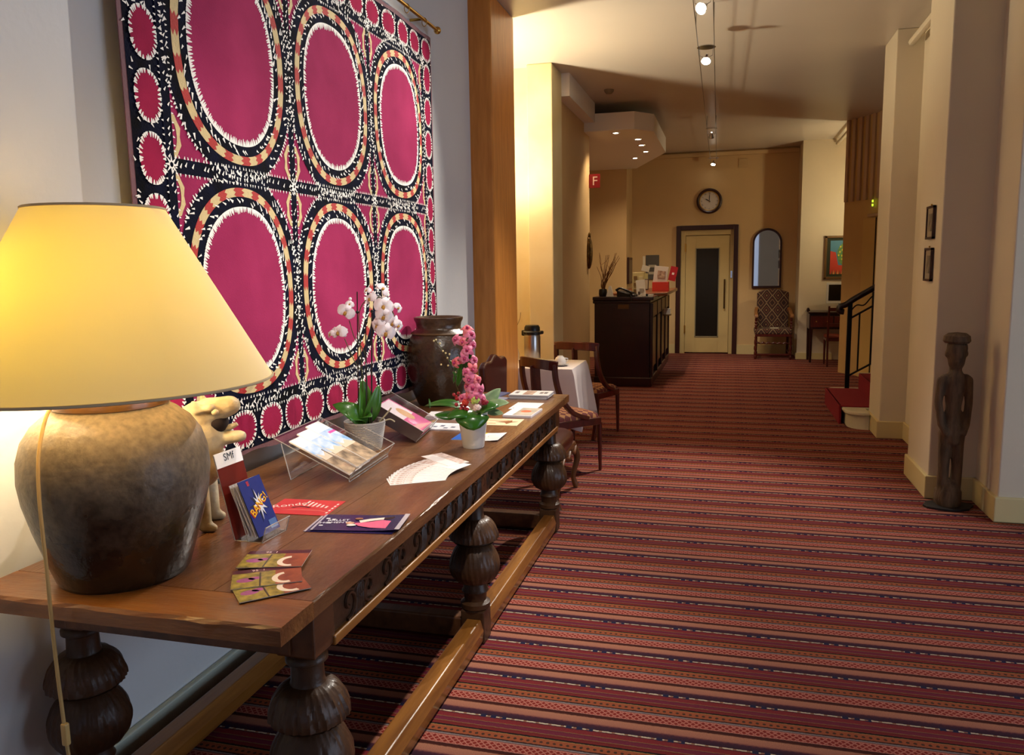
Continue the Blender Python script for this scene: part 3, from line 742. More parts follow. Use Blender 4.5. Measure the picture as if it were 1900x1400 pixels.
prof = [(.0, 0), (.150, 0), (.156, .01), (.172, .06), (.196, .14), (.213, .21), (.219, .26), (.216, .31), (.203, .355), (.180, .39), (.150, .415), (.135, .424), (.130, .430), (.133, .445), (.134, .455), (.126, .462), (.118, .455), (.115, .40), (.12, .30)]
MB().lathe(prof, 64, caps=False).build('jar', M_jar, LP, smooth=True)
MB().lathe([(.1295, .429), (.1345, .432), (.1355, .455), (.130, .464), (.1285, .45)], 48, caps=False).build('neck_band', mat('brown_band', '6b4a20', .35, coat=.3), LP, smooth=True)
MB().tube([(0, 0, .42), (0, 0, .70)], .010, 10).build('stem', M_brass, LP, smooth=True)
def shade_material():
    m = bpy.data.materials.new('lamp_shade_cloth'); m.use_nodes = True; t = m.node_tree; t.nodes.remove(t.nodes['Principled BSDF']); o = t.nodes['Material Output']; L = t.links
    d = nn(t, 'ShaderNodeBsdfDiffuse'); d.inputs[0].default_value = (*lin('f4e2bc'), 1)
    tr = nn(t, 'ShaderNodeBsdfTranslucent'); tr.inputs[0].default_value = (1, .76, .05, 1)
    mx = nn(t, 'ShaderNodeMixShader'); mx.inputs[0].default_value = .125; L.new(d.outputs[0], mx.inputs[1]); L.new(tr.outputs[0], mx.inputs[2]); L.new(mx.outputs[0], o.inputs[0])
    tc = nn(t, 'ShaderNodeTexCoord'); nz = nn(t, 'ShaderNodeTexNoise'); nz.inputs['Scale'].default_value = 180; L.new(tc.outputs['Object'], nz.inputs['Vector'])
    bp = nn(t, 'ShaderNodeBump'); bp.inputs['Strength'].default_value = .05; bp.inputs['Distance'].default_value = .002; L.new(nz.outputs[0], bp.inputs['Height']); L.new(bp.outputs[0], d.inputs['Normal'])
    return m
SHB, SHT = .487, .905
MB().lathe([(.385, SHB), (.155, SHT)], 96, caps=False).build('lamp_shade', shade_material(), LP, smooth=True)
def ringt(r, z, rr, name, m, parent): return MB().tube([(r * math.cos(a), r * math.sin(a), z) for a in [i * 2 * PI / 64 for i in range(65)]], rr, 6, caps=False).build(name, m, parent, smooth=True)
M_shtrim = mat('shade_trim', 'c8b088', .7)
ringt(.386, SHB, .0035, 'shade_rim', M_shtrim, LP); ringt(.155, SHT, .0035, 'shade_rim', M_shtrim, LP)
sp_ = MB()
for k in range(3): a = k * 2 * PI / 3; sp_.tube([(0, 0, .70), (.155 * math.cos(a), .155 * math.sin(a), SHT)], .003, 6)
sp_.build('shade_carrier', M_brass, LP)
MB().ball((-.12, -.06, .70), .030, 14, 10, (1, 1, 1.25)).build('bulb', mat('lamp_bulb', 'fff0d0', .3, emit=12), LP, smooth=True)
point('lamp_light', (-.12, -.06, .625), 20, (1.0, .80, .50), .035, LP)
# cord hanging over the jar and table edge with a switch
cp = [(-.02, -.140, .455), (-.018, -.175, .44), (-.012, -.214, .36), (-.005, -.232, .26), (.0, -.236, .10), (.0, -.236, -.06), (.006, -.238, -.22), (.02, -.24, -.40), (.045, -.22, -.62), (.05, -.2, -.765)]
def smoothpts(p, n=6):
    out = []
    for i in range(len(p) - 1):
        p0, p1, p2, p3 = [Vector(p[max(0, min(len(p) - 1, j))]) for j in (i - 1, i, i + 1, i + 2)]
        for k in range(n):
            t = k / n; out.append(.5 * ((2 * p1) + (p2 - p0) * t + (2 * p0 - 5 * p1 + 4 * p2 - p3) * t * t + (3 * p1 - p0 - 3 * p2 + p3) * t ** 3))
    out.append(Vector(p[-1])); return out
M_cord = mat('pale_cord', 'b89a60', .5)
MB().tube(smoothpts(cp), .0042, 8).build('cord', M_cord, LP, smooth=True)
MB().box((.012, -.240, -.30), (.016, .014, .055)).build('cord_switch', mat('switch_cream', 'c8a868', .4), LP, bevel=.004)

# ------------------------------------------------------------------ ceramic beast behind the lamp
DG = thing('ceramic_beast', 'cream ceramic beast with open jaws standing behind the lamp jar', 'figurine', (-1.492, 1.985, .7805), math.radians(24))
b = MB()   # local: +x is where it looks (right in the picture)
b.capsule([(-.03, 0, .21), (-.01, 0, .30)], [.082, .070], 16)           # chest and neck
b.capsule([(-.14, 0, .17), (-.03, 0, .20)], [.075, .082], 16)           # trunk
b.capsule([(-.018, 0, .330), (-.002, 0, .350)], [.064, .056], 16)          # skull
b.capsule([(.026, 0, .372), (.076, 0, .388)], [.044, .032], 14)         # upper jaw
b.capsule([(.025, 0, .283), (.100, 0, .288)], [.028, .019], 14)         # lower jaw
for s_ in (-1, 1):
    b.capsule([(.005, s_ * .045, .385), (-.004, s_ * .055, .412)], [.018, .008], 10)      # ear
    b.ball((.036, s_ * .050, .392), .015, 10, 8)                                             # brow
    b.capsule([(-.015, s_ * .052, .17), (.0, s_ * .056, .09), (.004, s_ * .056, .022)], [.036, .024, .020], 12)
    b.capsule([(.004, s_ * .056, .014), (.026, s_ * .058, .012)], [.016, .014], 10)
    b.capsule([(-.16, s_ * .050, .15), (-.175, s_ * .055, .08), (-.165, s_ * .055, .022)], [.040, .024, .020], 12)
    b.capsule([(-.165, s_ * .055, .014), (-.14, s_ * .057, .012)], [.016, .014], 10)
b.capsule([(-.21, 0, .20), (-.25, 0, .28), (-.24, 0, .33)], [.022, .016, .010], 10)
M_cer = mat('cream_ceramic', 'cdbf9c', .55, var=.4, vscale=14, col2='a08a64', bump=.35, bscale=40)
dgb = b.build('body', M_cer, DG, smooth=True, remesh=.006); DG.scale = (1.08, 1.06, .93)
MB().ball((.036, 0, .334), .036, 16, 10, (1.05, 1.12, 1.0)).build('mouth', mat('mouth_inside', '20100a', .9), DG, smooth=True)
MB().tube([(.05, 0, .315), (.075, 0, .318), (.095, 0, .328)], [.011, .010, .006], 8).build('tongue', M_cer, DG, smooth=True)
for s_ in (-1, 1): MB().ball((.050, s_ * .052, .378), .010, 10, 8).build('eye', M_cer, DG, smooth=True)

# ------------------------------------------------------------------ leaflets, print as flat shapes on each sheet
def pm(c, r=.35): return mat('print_' + c, c, r)
def sheet(name, cx_, cy_, w_, d_, rz, z, m, label, cat='leaflet', th=.0012, group=None, curl=0.0):
    t = thing(name, label, cat, (cx_, cy_, z), rz, group)
    b = MB(); n = 6; vs = []; fs = []
    for k in range(n + 1):
        x = -w_ / 2 + w_ * k / n; c_ = curl * (max(0, (k / n - .6)) / .4) ** 2
        vs += [(x, -d_ / 2, c_), (x, d_ / 2, c_), (x, d_ / 2, c_ + th), (x, -d_ / 2, c_ + th)]
    for k in range(n):
        for j in range(4): fs.append((k * 4 + j, k * 4 + (j + 1) % 4, k * 4 + 4 + (j + 1) % 4, k * 4 + 4 + j))
    fs += [(0, 1, 2, 3), (n * 4 + 3, n * 4 + 2, n * 4 + 1, n * 4)]
    b.add(vs, fs); b.build('sheet', m, t, weld=True); t['th'] = th
    return t
def patch(t, x0, x1, y0, y1, m, name='printed_area', dz=.0003):
    z = t['th'] + dz
    return MB().bx(x0, x1, y0, y1, z - .0002, z + .0002).build(name, m, t)
def poly(t, pts, m, name='printed_shape', dz=.0006, h=.0003):
    return MB().prism(pts, h, Matrix.Translation((0, 0, t['th'] + dz - .0003))).build(name, m, t)
TT = TZ + .0004
def ell(cx_, cy_, rx, ry, n=20, a0=0, a1=2 * PI): return [(cx_ + rx * math.cos(a0 + (a1 - a0) * k / n), cy_ + ry * math.sin(a0 + (a1 - a0) * k / n)) for k in range(n + (0 if a1 - a0 >= 6.28 else 1))]
def crescent(cx_, cy_, r0, r1, a0, a1, n=14):
    o = ell(cx_, cy_, *r0, n, a0, a1); i = ell(cx_, cy_, *r1, n, a0, a1); return o + i[::-1]
M_gold = mat('print_gold_foliage', 'b4a24a', .4, var=.7, vscale=45, col2='5e5a22')
M_terra = mat('print_terracotta', 'a85c40', .4, var=.4, vscale=30, col2='7e3c30')
M_violet = mat('print_violet', 'a858a0', .4, var=.4, vscale=60)
def flower_card(x, y, rz, z, lab):
    t = sheet('flower_card', x, y, .165, .118, rz, z, pm('e8e0d0'), lab, group='fanned flower cards')
    patch(t, -.0825, .02, -.059, .035, M_gold); patch(t, .02, .0825, -.059, .035, M_terra); patch(t, -.0825, .0825, .035, .059, pm('4e1a2e'))
    poly(t, ell(-.05, -.012, .022, .014), M_violet); poly(t, ell(-.028, -.004, .016, .010), M_violet)
    poly(t, crescent(.045, -.02, (.034, .036), (.020, .024), PI * .55, PI * 1.6), pm('efe8e0'))
    patch(t, -.018, -.014, -.059, .03, pm('3c3418'), dz=.0007)
    text('printed_words', '95  1', .016, pm('f0e0e0'), t, Matrix.Translation((-.02, .047, t['th'] + .0006)), .0001)
    return t
flower_card(-1.045, 1.605, .78, TT + .0026, 'lowest of three fanned cards with violet flowers and a white C shape')
flower_card(-1.085, 1.655, .55, TT + .0052, 'middle one of three fanned cards with violet flowers and a white C shape')
flower_card(-1.128, 1.762, .29, TT + .0078, 'uppermost of three fanned cards with violet flowers and a maroon band')
# red card
t = sheet('red_flyer', -1.30, 2.215, .215, .155, .07, TT, pm('c8363a'), 'red flyer with white lettering lying beside the acrylic card holder')
text('printed_words', 'Rondo', .042, pm('f2d8d0'), t, Matrix.Translation((-.055, .012, t['th'] + .0004)) @ Matrix.Rotation(.5, 4, 'Z'), .0001)
for k in range(6): patch(t, -.012 + k * .016, -.005 + k * .016, .012 - k * .003, .062 - k * .009, pm('f0d4cc'))
for k in range(5): patch(t, .094, .100, -.055 + k * .022, -.043 + k * .022, pm('f4e4dc'))
poly(t, crescent(-.005, -.02, (.035, .024), (.026, .016), .6, 3.0), pm('4a2024')); poly(t, crescent(.02, -.05, (.08, .02), (.078, .016), .2, 2.9), pm('e08078'))
# navy ballet flyers (two, one over the other)
for q, (x, y, rz, z, lab) in enumerate([(-1.058, 2.085, .13, TT, 'lower one of two overlapping navy dance flyers'), (-1.045, 2.098, .165, TT + .003, 'upper navy dance flyer with a dancer in a pink dress at the table edge')]):
    t = sheet('dance_flyer', x, y, .265, .145, rz, z, pm('262050', .2), lab, group='navy dance flyers', curl=.006 if q else 0)
    patch(t, -.1325, -.126, -.0725, .0725, pm('b0a8b8'))
    if q:
        poly(t, [(-.02, -.01), (.02, .0), (.06, .022), (.10, .01), (.112, -.055), (.04, -.05), (.0, -.035)], pm('e0688e'), dz=.0020)
        poly(t, [(-.01, .012), (.02, .03), (.06, .045), (.062, .025), (.03, .012), (.0, -.008)], pm('eee2d6'), dz=.0024)
        poly(t, [(.055, .04), (.10, .062), (.115, .05), (.07, .025)], pm('2c1a16'), dz=.0022)
        poly(t, ell(-.03, -.012, .013, .009), pm('d8a888'), dz=.0026); poly(t, ell(-.015, .030, .012, .009), pm('8a5a40'), dz=.0026)
        poly(t, ell(-.022, -.030, .014, .009), pm('f2ece8'), dz=.0026)
        text('printed_words', 'BALLET', .020, pm('eeeef4'), t, Matrix.Translation((-.075, .018, t['th'] + .0005)) @ Matrix.Rotation(.12, 4, 'Z'), .0001)
        text('printed_words', 'MOMENTS', .020, pm('eeeef4'), t, Matrix.Translation((-.078, -.004, t['th'] + .0005)) @ Matrix.Rotation(.12, 4, 'Z'), .0001)
        for k, (a, c_) in enumerate(((-.118, .03), (-.104, -.012), (-.12, -.035), (-.098, .022))): patch(t, a, a + .012, c_, c_ + .008, pm('e8e8f0'))
        patch(t, .118, .1325, -.0725, .0725, pm('b8b2bc'), dz=.006)
# fan of white cards
M_fanp = mat('print_brown_lines', 'b48a78', .4, var=.8, vscale=35, col2='f0e8e4', stretch=(3, 1, 1))
NF = 13
for k in range(NF):
    f = k / (NF - 1); rz = .68 - .95 * f if k < NF - 1 else -.55
    x = -1.075 - .02 * math.sin(f * PI) + .045 * f; y = 2.605 + .20 * f
    if k == NF - 1: x, y, rz = -1.055, 2.855, -.55
    t = sheet('white_card', x, y, .20, .095, rz - .12, TT + k * .0013, pm('f2eeec'), '%s white card from the near end of the fanned white cards' % ['first', 'second', 'third', 'fourth', 'fifth', 'sixth', 'seventh', 'eighth', 'ninth', 'tenth', 'eleventh', 'twelfth'][k] if k < NF - 1 else 'topmost white card with a brown picture strip at the far end of the fan', 'leaflet', .0011, 'fan of white cards')
    patch(t, -.095, -.02, -.040, .044, M_fanp) if k < NF - 1 else patch(t, -.1, .1, .005, .0475, M_fanp)
# papers at the far half of the table
t = sheet('colour_card', -1.07, 3.35, .215, .165, .02, TT, pm('f4f2ee'), 'white card with yellow and blue corners under the white flower pot', curl=.006)
poly(t, [(-.1075, -.0825), (-.02, -.0825), (-.06, .0), (-.1075, .0825)], pm('2a62c0')); poly(t, [(-.03, .0825), (.02, .0825), (.0, .0), (-.03, -.04)], pm('e8c820')); patch(t, .04, .07, .0, .012, pm('3a3a40'))
t = sheet('sketch_card', -1.075, 3.70, .21, .165, .03, TT, pm('ecd2ac'), 'pale orange card with a brown bird drawing beside the flower pot leaves')
poly(t, [(-.02, .0), (.03, .02), (.055, .045), (.06, .01), (.09, .015), (.06, -.01), (.045, -.05), (.03, -.015)], pm('8a5230')); patch(t, -.09, .04, .03, .04, pm('c08a5c')); patch(t, -.08, -.01, -.045, -.035, pm('c08a5c'))
t = sheet('magazine', -1.02, 3.945, .15, .225, -.03, TT, pm('dcd8dc'), 'magazine with a colour picture lying at the table edge beyond the sketch card', 'magazine', .010)
patch(t, -.028, .07, -.10, .105, mat('print_landscape', '8c8a80', .35, var=.8, vscale=12, col2='c4b8a8')); poly(t, ell(.015, .01, .028, .03), pm('d05a3c')); patch(t, -.075, -.03, -.11, .11, pm('f4f0ee'))
t = sheet('paper_sheet', -1.056, 4.165, .15, .21, .0, TT, pm('f0eef0'), 'plain white sheet between the magazine and the newspaper pile')
patch(t, -.06, -.03, -.08, -.065, pm('9a98a0'))
for k in range(4):
    t = sheet('newspaper', -1.11 + .008 * (k % 2), 4.475 + .006 * (k % 3), .23, .165, .01 * (k - 1), TT + k * .0062, pm('c8c4c4' if k < 3 else 'f0eeec'), ['lowest newspaper in the pile at the far table corner', 'second newspaper from the bottom of the far corner pile', 'third newspaper from the bottom of the far corner pile', 'top newspaper with printed photos on the pile at the far table corner'][k], 'newspaper', .006, 'newspapers at the far corner')
    if k == 3:
        patch(t, -.04, .02, -.07, .07, mat('print_photo_brown', '8a5a48', .4, var=.6, vscale=25, col2='d0b8a8'))
        for a in (-.085, .06, .085): patch(t, a - .01, a + .01, -.03, .03, pm('6a6870'))
t = sheet('blue_brochure', -1.335, 4.50, .12, .19, -.15, TT, pm('5a6690'), 'blue brochure lying left of the newspaper pile', th=.006)
t = sheet('brochure', -1.285, 4.33, .11, .19, -.2, TT, pm('8c90a4'), 'grey blue brochure lying under the flower leaves in front of the newspaper pile', th=.004)
for k in range(3):
    sheet('brochure', -1.38 + .004 * k, 3.77 + .004 * k, .20, .13, .12 + .02 * k, TT + k * .006, pm('d8d4d2'), ['bottom white brochure of the small pile before the tall brown jar', 'middle white brochure of the small pile before the tall brown jar', 'top white brochure of the small pile before the tall brown jar'][k], 'brochure', .0055, 'white brochures before the jar')
t = sheet('brochure', -1.30, 3.525, .20, .15, .02, TT, pm('e4e4e8'), 'white brochure with grey printed scribbles left of the flower pot', th=.006)
for k in range(5): patch(t, -.08 + k * .03, -.06 + k * .03, -.05 + .02 * (k % 3), -.03 + .025 * (k % 3), pm('6a7080'))

# ------------------------------------------------------------------ acrylic holders
def panel(t, name, poly3, m):   # thin quad panel
    a, b_, c_, d_ = [Vector(p) for p in poly3]; n = (b_ - a).cross(d_ - a).normalized() * .0025
    vs = [a, b_, c_, d_, a + n, b_ + n, c_ + n, d_ + n]
    return MB().add(vs, [(3, 2, 1, 0), (4, 5, 6, 7), (0, 1, 5, 4), (1, 2, 6, 5), (2, 3, 7, 6), (3, 0, 4, 7)]).build(name, m, t)
def edges(t, segs, r=.0016):
    b = MB()
    for s_ in segs: b.tube(list(s_), r, 5)
    return b.build('polished_edges', M_acedge, t)
# 1: upright card holder with the BANG! cards (faces +x)
HA = thing('card_holder', 'clear acrylic upright holder with a small white sign and blue comic cards', 'card holder', (-1.33, 1.945, TZ), math.radians(-3))
W2 = .058
bk = [(.0, -W2, .0), (.0, W2, .0), (-.055, W2, .24), (-.055, -W2, .24)]
panel(HA, 'back_panel', bk, mat('holder_maroon', '6a2018', .25)); panel(HA, 'base_panel', [(0, -W2, 0), (.09, -W2, 0), (.09, W2, 0), (0, W2, 0)], M_acryl)
panel(HA, 'front_lip', [(.09, -W2, 0), (.105, -W2, .045), (.105, W2, .045), (.09, W2, 0)], M_acryl)
panel(HA, 'pocket_panel', [(.045, -W2, 0), (.002, -W2, .15), (.002, W2, .15), (.045, W2, 0)], M_acryl)
edges(HA, [(bk[0], bk[3]), (bk[1], bk[2]), ((0, -W2, 0), (.09, -W2, 0)), ((.09, -W2, 0), (.105, -W2, .045)), ((.105, -W2, .045), (.105, W2, .045)), ((.09, -W2, 0), (.03, -W2, .0)), ((.045, -W2, 0), (.002, -W2, .15)), ((.105, W2, .045), (.09, W2, 0)), ((.09, -W2, 0), (.09, W2, 0))])
Mt = Matrix.Translation((-.055 + .0035, 0, .222)) @ Matrix.Rotation(math.atan2(.055, .24), 4, 'Y').inverted()
sg = MB(); sg.box((.002, 0, 0), (.003, 2 * W2, .042), M=Mt); sg.build('sign_plate', pm('f2f2f4'), HA)
text('sign_words', 'SMf', .030, pm('2c3a48'), HA, Mt @ Matrix.Translation((.004, 0, .004)) @ Matrix.Rotation(PI / 2, 4, 'Z') @ Matrix.Rotation(PI / 2, 4, 'X'), .0002)
for k in range(4):
    off = .010 + k * .009
    Mk = Matrix.Translation((.075 - (3 - k) * .011, 0, .012)) @ Matrix.Rotation(-math.radians(22), 4, 'Y')
    cd = thing('comic_card', ['rearmost blue comic card in the upright holder', 'second comic card from the back in the upright holder', 'third comic card from the back in the upright holder', 'front blue card with yellow BANG! burst in the upright holder'][k], 'card', (0, 0, 0), 0, 'comic cards in the upright holder')
    cd.matrix_world = HA.matrix_basis @ Mk
    MB().bx(-.001, .001, -.050, .050, 0, .165 - .004 * (3 - k)).build('card', pm('2a3478' if k == 3 else 'c8c8d8', .25), cd)
    if k == 3:
        star = []
        for q in range(18):
            a = 2 * PI * q / 18; rr = (.062 if q % 4 == 0 else .05) if q % 2 == 0 else .022
            star.append((rr * .72 * math.cos(a + .3), rr * math.sin(a + .3)))
        Ms = Matrix.Translation((.0012, 0, .085)) @ Matrix.Rotation(PI / 2, 4, 'Z') @ Matrix.Rotation(PI / 2, 4, 'X')
        MB().prism([(x * .9, y * .85) for x, y in star], .0004, Ms).build('burst', pm('23243c'), cd)
        MB().prism([(x * .62 + .004, y * .75) for x, y in star[1:] + star[:1]], .0007, Ms).build('burst', pm('d8d8e2'), cd)
        text('word', 'BANG!', .034, pm('f0c020'), cd, Ms @ Matrix.Translation((0, 0, .0010)) @ Matrix.Rotation(.45, 4, 'Z'), .0003, sx=.92)
        text('word_shadow', 'BANG!', .034, pm('b02a20'), cd, Ms @ Matrix.Translation((-.0016, -.0028, .0007)) @ Matrix.Rotation(.45, 4, 'Z'), .0001, sx=.95)
        MB().prism([(-.018, .060), (-.008, .060), (-.008, .074), (-.018, .074)], .0004, Ms).build('emblem', pm('a02a40'), cd)
        MB().prism([(.012, -.078), (.045, -.078), (.045, -.052), (.012, -.052)], .0006, Ms).build('photo', pm('5070a8'), cd)
# 2: reclining wide holder with three city brochures (front edge along y, leans back towards the wall)
HB = thing('brochure_stand', 'reclining clear acrylic stand holding city brochures before the orchid', 'brochure stand', (-1.31, 2.72, TZ), math.radians(4))
def recl(px, pz, y): return (-px, y, pz)
WB = .20; T1 = (-.285, .155)
q_ = [(0, -WB, .012), (0, WB, .012), (T1[0], WB, T1[1]), (T1[0], -WB, T1[1])]
panel(HB, 'back_panel', q_, M_acryl)
fp = [(.03, -WB, .05), (.03, WB, .05), (-.07, WB, .098), (-.07, -WB, .098)]
panel(HB, 'front_pocket', [(.0, -WB, .012), (.03, -WB, .055), (.03, WB, .055), (.0, WB, .012)], M_acryl)
for s_ in (-1, 1): panel(HB, 'side_panel', [(0, s_ * WB, .012), (.03, s_ * WB, .055), (-.10, s_ * WB, .118), (-.13, s_ * WB, .082)], M_acryl)
panel(HB, 'rear_foot', [(T1[0] + .03, -WB, T1[1] - .02), (T1[0] + .03, WB, T1[1] - .02), (T1[0] + .06, WB, .002), (T1[0] + .06, -WB, .002)], M_acryl)
edges(HB, [(q_[0], q_[1]), (q_[1], q_[2]), (q_[2], q_[3]), (q_[3], q_[0]), ((.03, -WB, .055), (.03, WB, .055)), ((.03, -WB, .055), (0, -WB, .012)), ((.03, WB, .055), (0, WB, .012)), ((.03, WB, .055), (-.10, WB, .118)), ((.03, -WB, .055), (-.10, -WB, .118)), ((0, -WB, .002), (0, WB, .002)), ((0, -WB, .002), (0, -WB, .012)), ((0, WB, .002), (0, WB, .012)), ((-.225, -WB, .002), (-.225, WB, .002)), ((-.225, WB, .002), (-.255, WB, .135)), ((-.225, -WB, .002), (-.255, -WB, .135))], .002)
M_sky = mat('print_sky', '5a9ad4', .3, var=.6, vscale=18, col2='e8eef4'); M_city = mat('print_city', 'c4a888', .3, var=.9, vscale=26, col2='4a3a30', detail=8)
sl = math.atan2(T1[1] - .012, -T1[0])
for k, (yy, lab) in enumerate([(-.135, 'nearest city brochure in the reclining acrylic stand'), (-.05, 'middle city brochure in the reclining acrylic stand'), (.045, 'farthest city brochure with a pink corner in the reclining acrylic stand')]):
    Mk = HB.matrix_basis @ Matrix.Translation((.004, yy, .020 + .003 * k)) @ Matrix.Rotation(sl, 4, 'Y')
    t = thing('city_brochure', lab, 'brochure', (0, 0, 0), 0, 'city brochures in the reclining stand'); t.matrix_world = Mk; t['th'] = .006
    MB().bx(-.262 - .012 * k, -.006, -.056, .056, 0, .006).build('booklet', pm('f2f0ee'), t, bevel=.001)
    patch(t, -.205 - .012 * k, -.125, -.055, .055, M_sky); patch(t, -.125, -.008, -.055, .055, M_city)
    if k == 2: patch(t, -.215, -.203, .0, .055, pm('d84aa0'), dz=.0006)
    poly(t, [(-.16, -.05), (-.13, -.02), (-.15, .01), (-.12, .05), (-.11, .05), (-.11, -.05)], pm('d8c4ac'))
# 3: dark reclining box with pink leaflets
HC = thing('leaflet_box', 'reclining clear acrylic box of pink leaflets between orchid and flower pot', 'leaflet box', (-1.325, 3.32, TZ), math.radians(8))
WC = .145; T2 = (-.235, .135)
M_smoke = mat('smoky_plastic', '4a3a3c', .2)
panel(HC, 'back_panel', [(0, -WC, .006), (0, WC, .006), (T2[0], WC, T2[1]), (T2[0], -WC, T2[1])], M_smoke)
for s_ in (-1, 1): panel(HC, 'side_panel', [(0, s_ * WC, .006), (.035, s_ * WC, .05), (T2[0] + .04, s_ * WC, T2[1] + .05), (T2[0], s_ * WC, T2[1])], M_smoke if s_ < 0 else M_acryl)
panel(HC, 'front_panel', [(0, -WC, .006), (.035, -WC, .05), (.035, WC, .05), (0, WC, .006)], M_acryl)
panel(HC, 'cover_panel', [(.035, -WC, .05), (.035, WC, .05), (T2[0] + .04, WC, T2[1] + .05), (T2[0] + .04, -WC, T2[1] + .05)], M_acryl)
edges(HC, [((0, -WC, .006), (0, WC, .006)), ((.035, -WC, .05), (.035, WC, .05)), ((.035, -WC, .05), (T2[0] + .04, -WC, T2[1] + .05)), ((.035, WC, .05), (T2[0] + .04, WC, T2[1] + .05)), ((T2[0] + .04, -WC, T2[1] + .05), (T2[0] + .04, WC, T2[1] + .05)), ((0, -WC, .006), (.035, -WC, .05)), ((0, WC, .006), (.035, WC, .05))])
sl = math.atan2(T2[1] - .006, -T2[0])
for k in range(4):
    Mk = HC.matrix_basis @ Matrix.Translation((.006 + .002 * k, -.008 + .004 * k, .012 + k * .0075)) @ Matrix.Rotation(sl, 4, 'Y')
    t = thing('pink_leaflet', ['lowest pink leaflet in the reclining acrylic box', 'second pink leaflet from below in the reclining acrylic box', 'third pink leaflet from below in the reclining acrylic box', 'top pink leaflet with a pale picture in the reclining acrylic box'][k], 'leaflet', (0, 0, 0), 0, 'pink leaflets in the acrylic box'); t.matrix_world = Mk; t['th'] = .005
    MB().bx(-.235, -.004, -.115, .115, 0, .005).build('sheet', pm('e05a98' if k != 2 else 'f0e4ec'), t)
    if k == 3: patch(t, -.23, -.10, -.10, .10, pm('f4e6ee')); poly(t, ell(-.12, .03, .05, .04), pm('e0b080'))
bpy.context.view_layer.update()

# ------------------------------------------------------------------ white orchid
OR = thing('potted_orchid', 'white moth orchid on dark stakes in a grey ribbed pot', 'orchid', (-1.474, 3.03, TZ))
M_ribp = mat('grey_ribbed_pot', '9a9490', .55)
prof = [(.0, 0), (.066, 0)]
for k in range(40): prof.append((.066 + .020 * (k / 39) ** .8 + (.0014 if k % 2 else -.0012), .004 + .112 * k / 39))
prof += [(.087, .122), (.081, .122), (.078, .10), (0, .10)]
MB().lathe(prof, 48, fn=lambda a, z, i: 1 + .008 * math.sin(5 * a + z * 60), caps=False).build('pot', M_ribp, OR, smooth=True)
MB().lathe([(0, .106), (.04, .110), (.079, .104)], 24, fn=lambda a, z, i: 1 + .02 * math.sin(7 * a)).build('bark_soil', mat('bark', '3a2414', .9, var=.6, vscale=40, bump=.8, bscale=60), OR)
M_leaf = mat('orchid_leaf', '3a6a1c', .32, var=.25, vscale=6, col2='2c5416', coat=.2)
def leaf(parent, base, tip, width, sag, m, name='leaf', fold=.25, up=Vector((0, 0, 1)), n=10, point=1.0):
    b_ = Vector(base); t_ = Vector(tip); d = t_ - b_; L_ = d.length; d.normalize()
    side = d.cross(up).normalized(); nrm = side.cross(d).normalized(); vs = []; fs = []
    for i in range(n + 1):
        t = i / n; w_ = width * (math.sin(PI * min(1, t ** .8 * .93 + .05)) ** .75) * (1 if t < .98 else .15)
        c_ = b_ + d * (L_ * t) + nrm * (sag * math.sin(PI * t))
        vs += [c_ - side * w_ + nrm * (fold * w_), c_ - side * w_ * .5 + nrm * (fold * .35 * w_), c_, c_ + side * w_ * .5 + nrm * (fold * .35 * w_), c_ + side * w_ + nrm * (fold * w_)]
    k = 5
    for i in range(n):
        for j in range(k - 1): fs.append((i * k + j, i * k + j + 1, (i + 1) * k + j + 1, (i + 1) * k + j))
    o = MB().add(vs, fs).build(name, m, parent, smooth=True)
    sd = o.modifiers.new('thick', 'SOLIDIFY'); sd.thickness = .0022
    return o
leaf(OR, (-.005, .0, .105), (-.01, .01, .30), .042, .012, M_leaf, up=Vector((.9, -.35, .1)))
leaf(OR, (0, -.01, .105), (-.105, -.075, .20), .040, .035, M_leaf, up=Vector((.5, -.6, .6)))
leaf(OR, (.005, .005, .105), (.055, .035, .27), .032, .012, M_leaf, up=Vector((.8, -.6, .2)))
leaf(OR, (.01, -.01, .105), (.055, -.045, .148), .032, .022, M_leaf, up=Vector((.3, -.4, .8)))
leaf(OR, (.0, -.015, .105), (-.025, -.085, .138), .030, .018, M_leaf, up=Vector((.2, -.3, .9)))
M_stake = mat('dark_stake', '241410', .5); M_stem = mat('orchid_stem', '4a4a22', .5)
R_ = Vector((.965, .261, 0)); U_ = Vector((0, 0, 1)); TC = Vector((.24, -.94, .1))
def ip(px, py, dd=0.0):   # local position in the pot's own upright plane
    return R_ * ((px - 674) / 443.0 + (835 - py) * .00008) + U_ * ((835 - py) / 441.0) + TC * dd
MB().tube([ip(661, 790), ip(660, 543)], .0028, 6).build('stake', M_stake, OR)
MB().tube([ip(685, 790), ip(687, 582)], .0038, 6).build('stake', M_stake, OR)
MB().tube([ip(677, 790, .01), ip(676, 600, .01)], .0030, 6).build('stake', M_stake, OR)
for (a, c_) in ((660, 580), (687, 579), (676, 599)): MB().ball(ip(a, c_), .007, 10, 6).build('stake_clip', M_black, OR)
MB().tube(smoothpts([ip(672, 788), ip(668, 690), ip(664, 620), ip(663, 585), ip(672, 563), ip(690, 553), ip(712, 560), ip(728, 590), ip(722, 612)]), .0022, 6).build('flower_stem', M_stem, OR, smooth=True)
MB().tube(smoothpts([ip(682, 788), ip(676, 690), ip(672, 652), ip(655, 628), ip(645, 595)]), .0020, 6).build('flower_stem', M_stem, OR, smooth=True)
MB().tube(smoothpts([ip(670, 690), ip(655, 672), ip(636, 628)]), .0018, 6).build('flower_stem', M_stem, OR, smooth=True)
M_pet = mat('orchid_petal', 'f2eaec', .6, var=.08, vscale=20, col2='e6d2d8', sheen=.2); M_lip = mat('orchid_lip', 'c89a3a', .5, var=.5, vscale=60, col2='7a3a20')
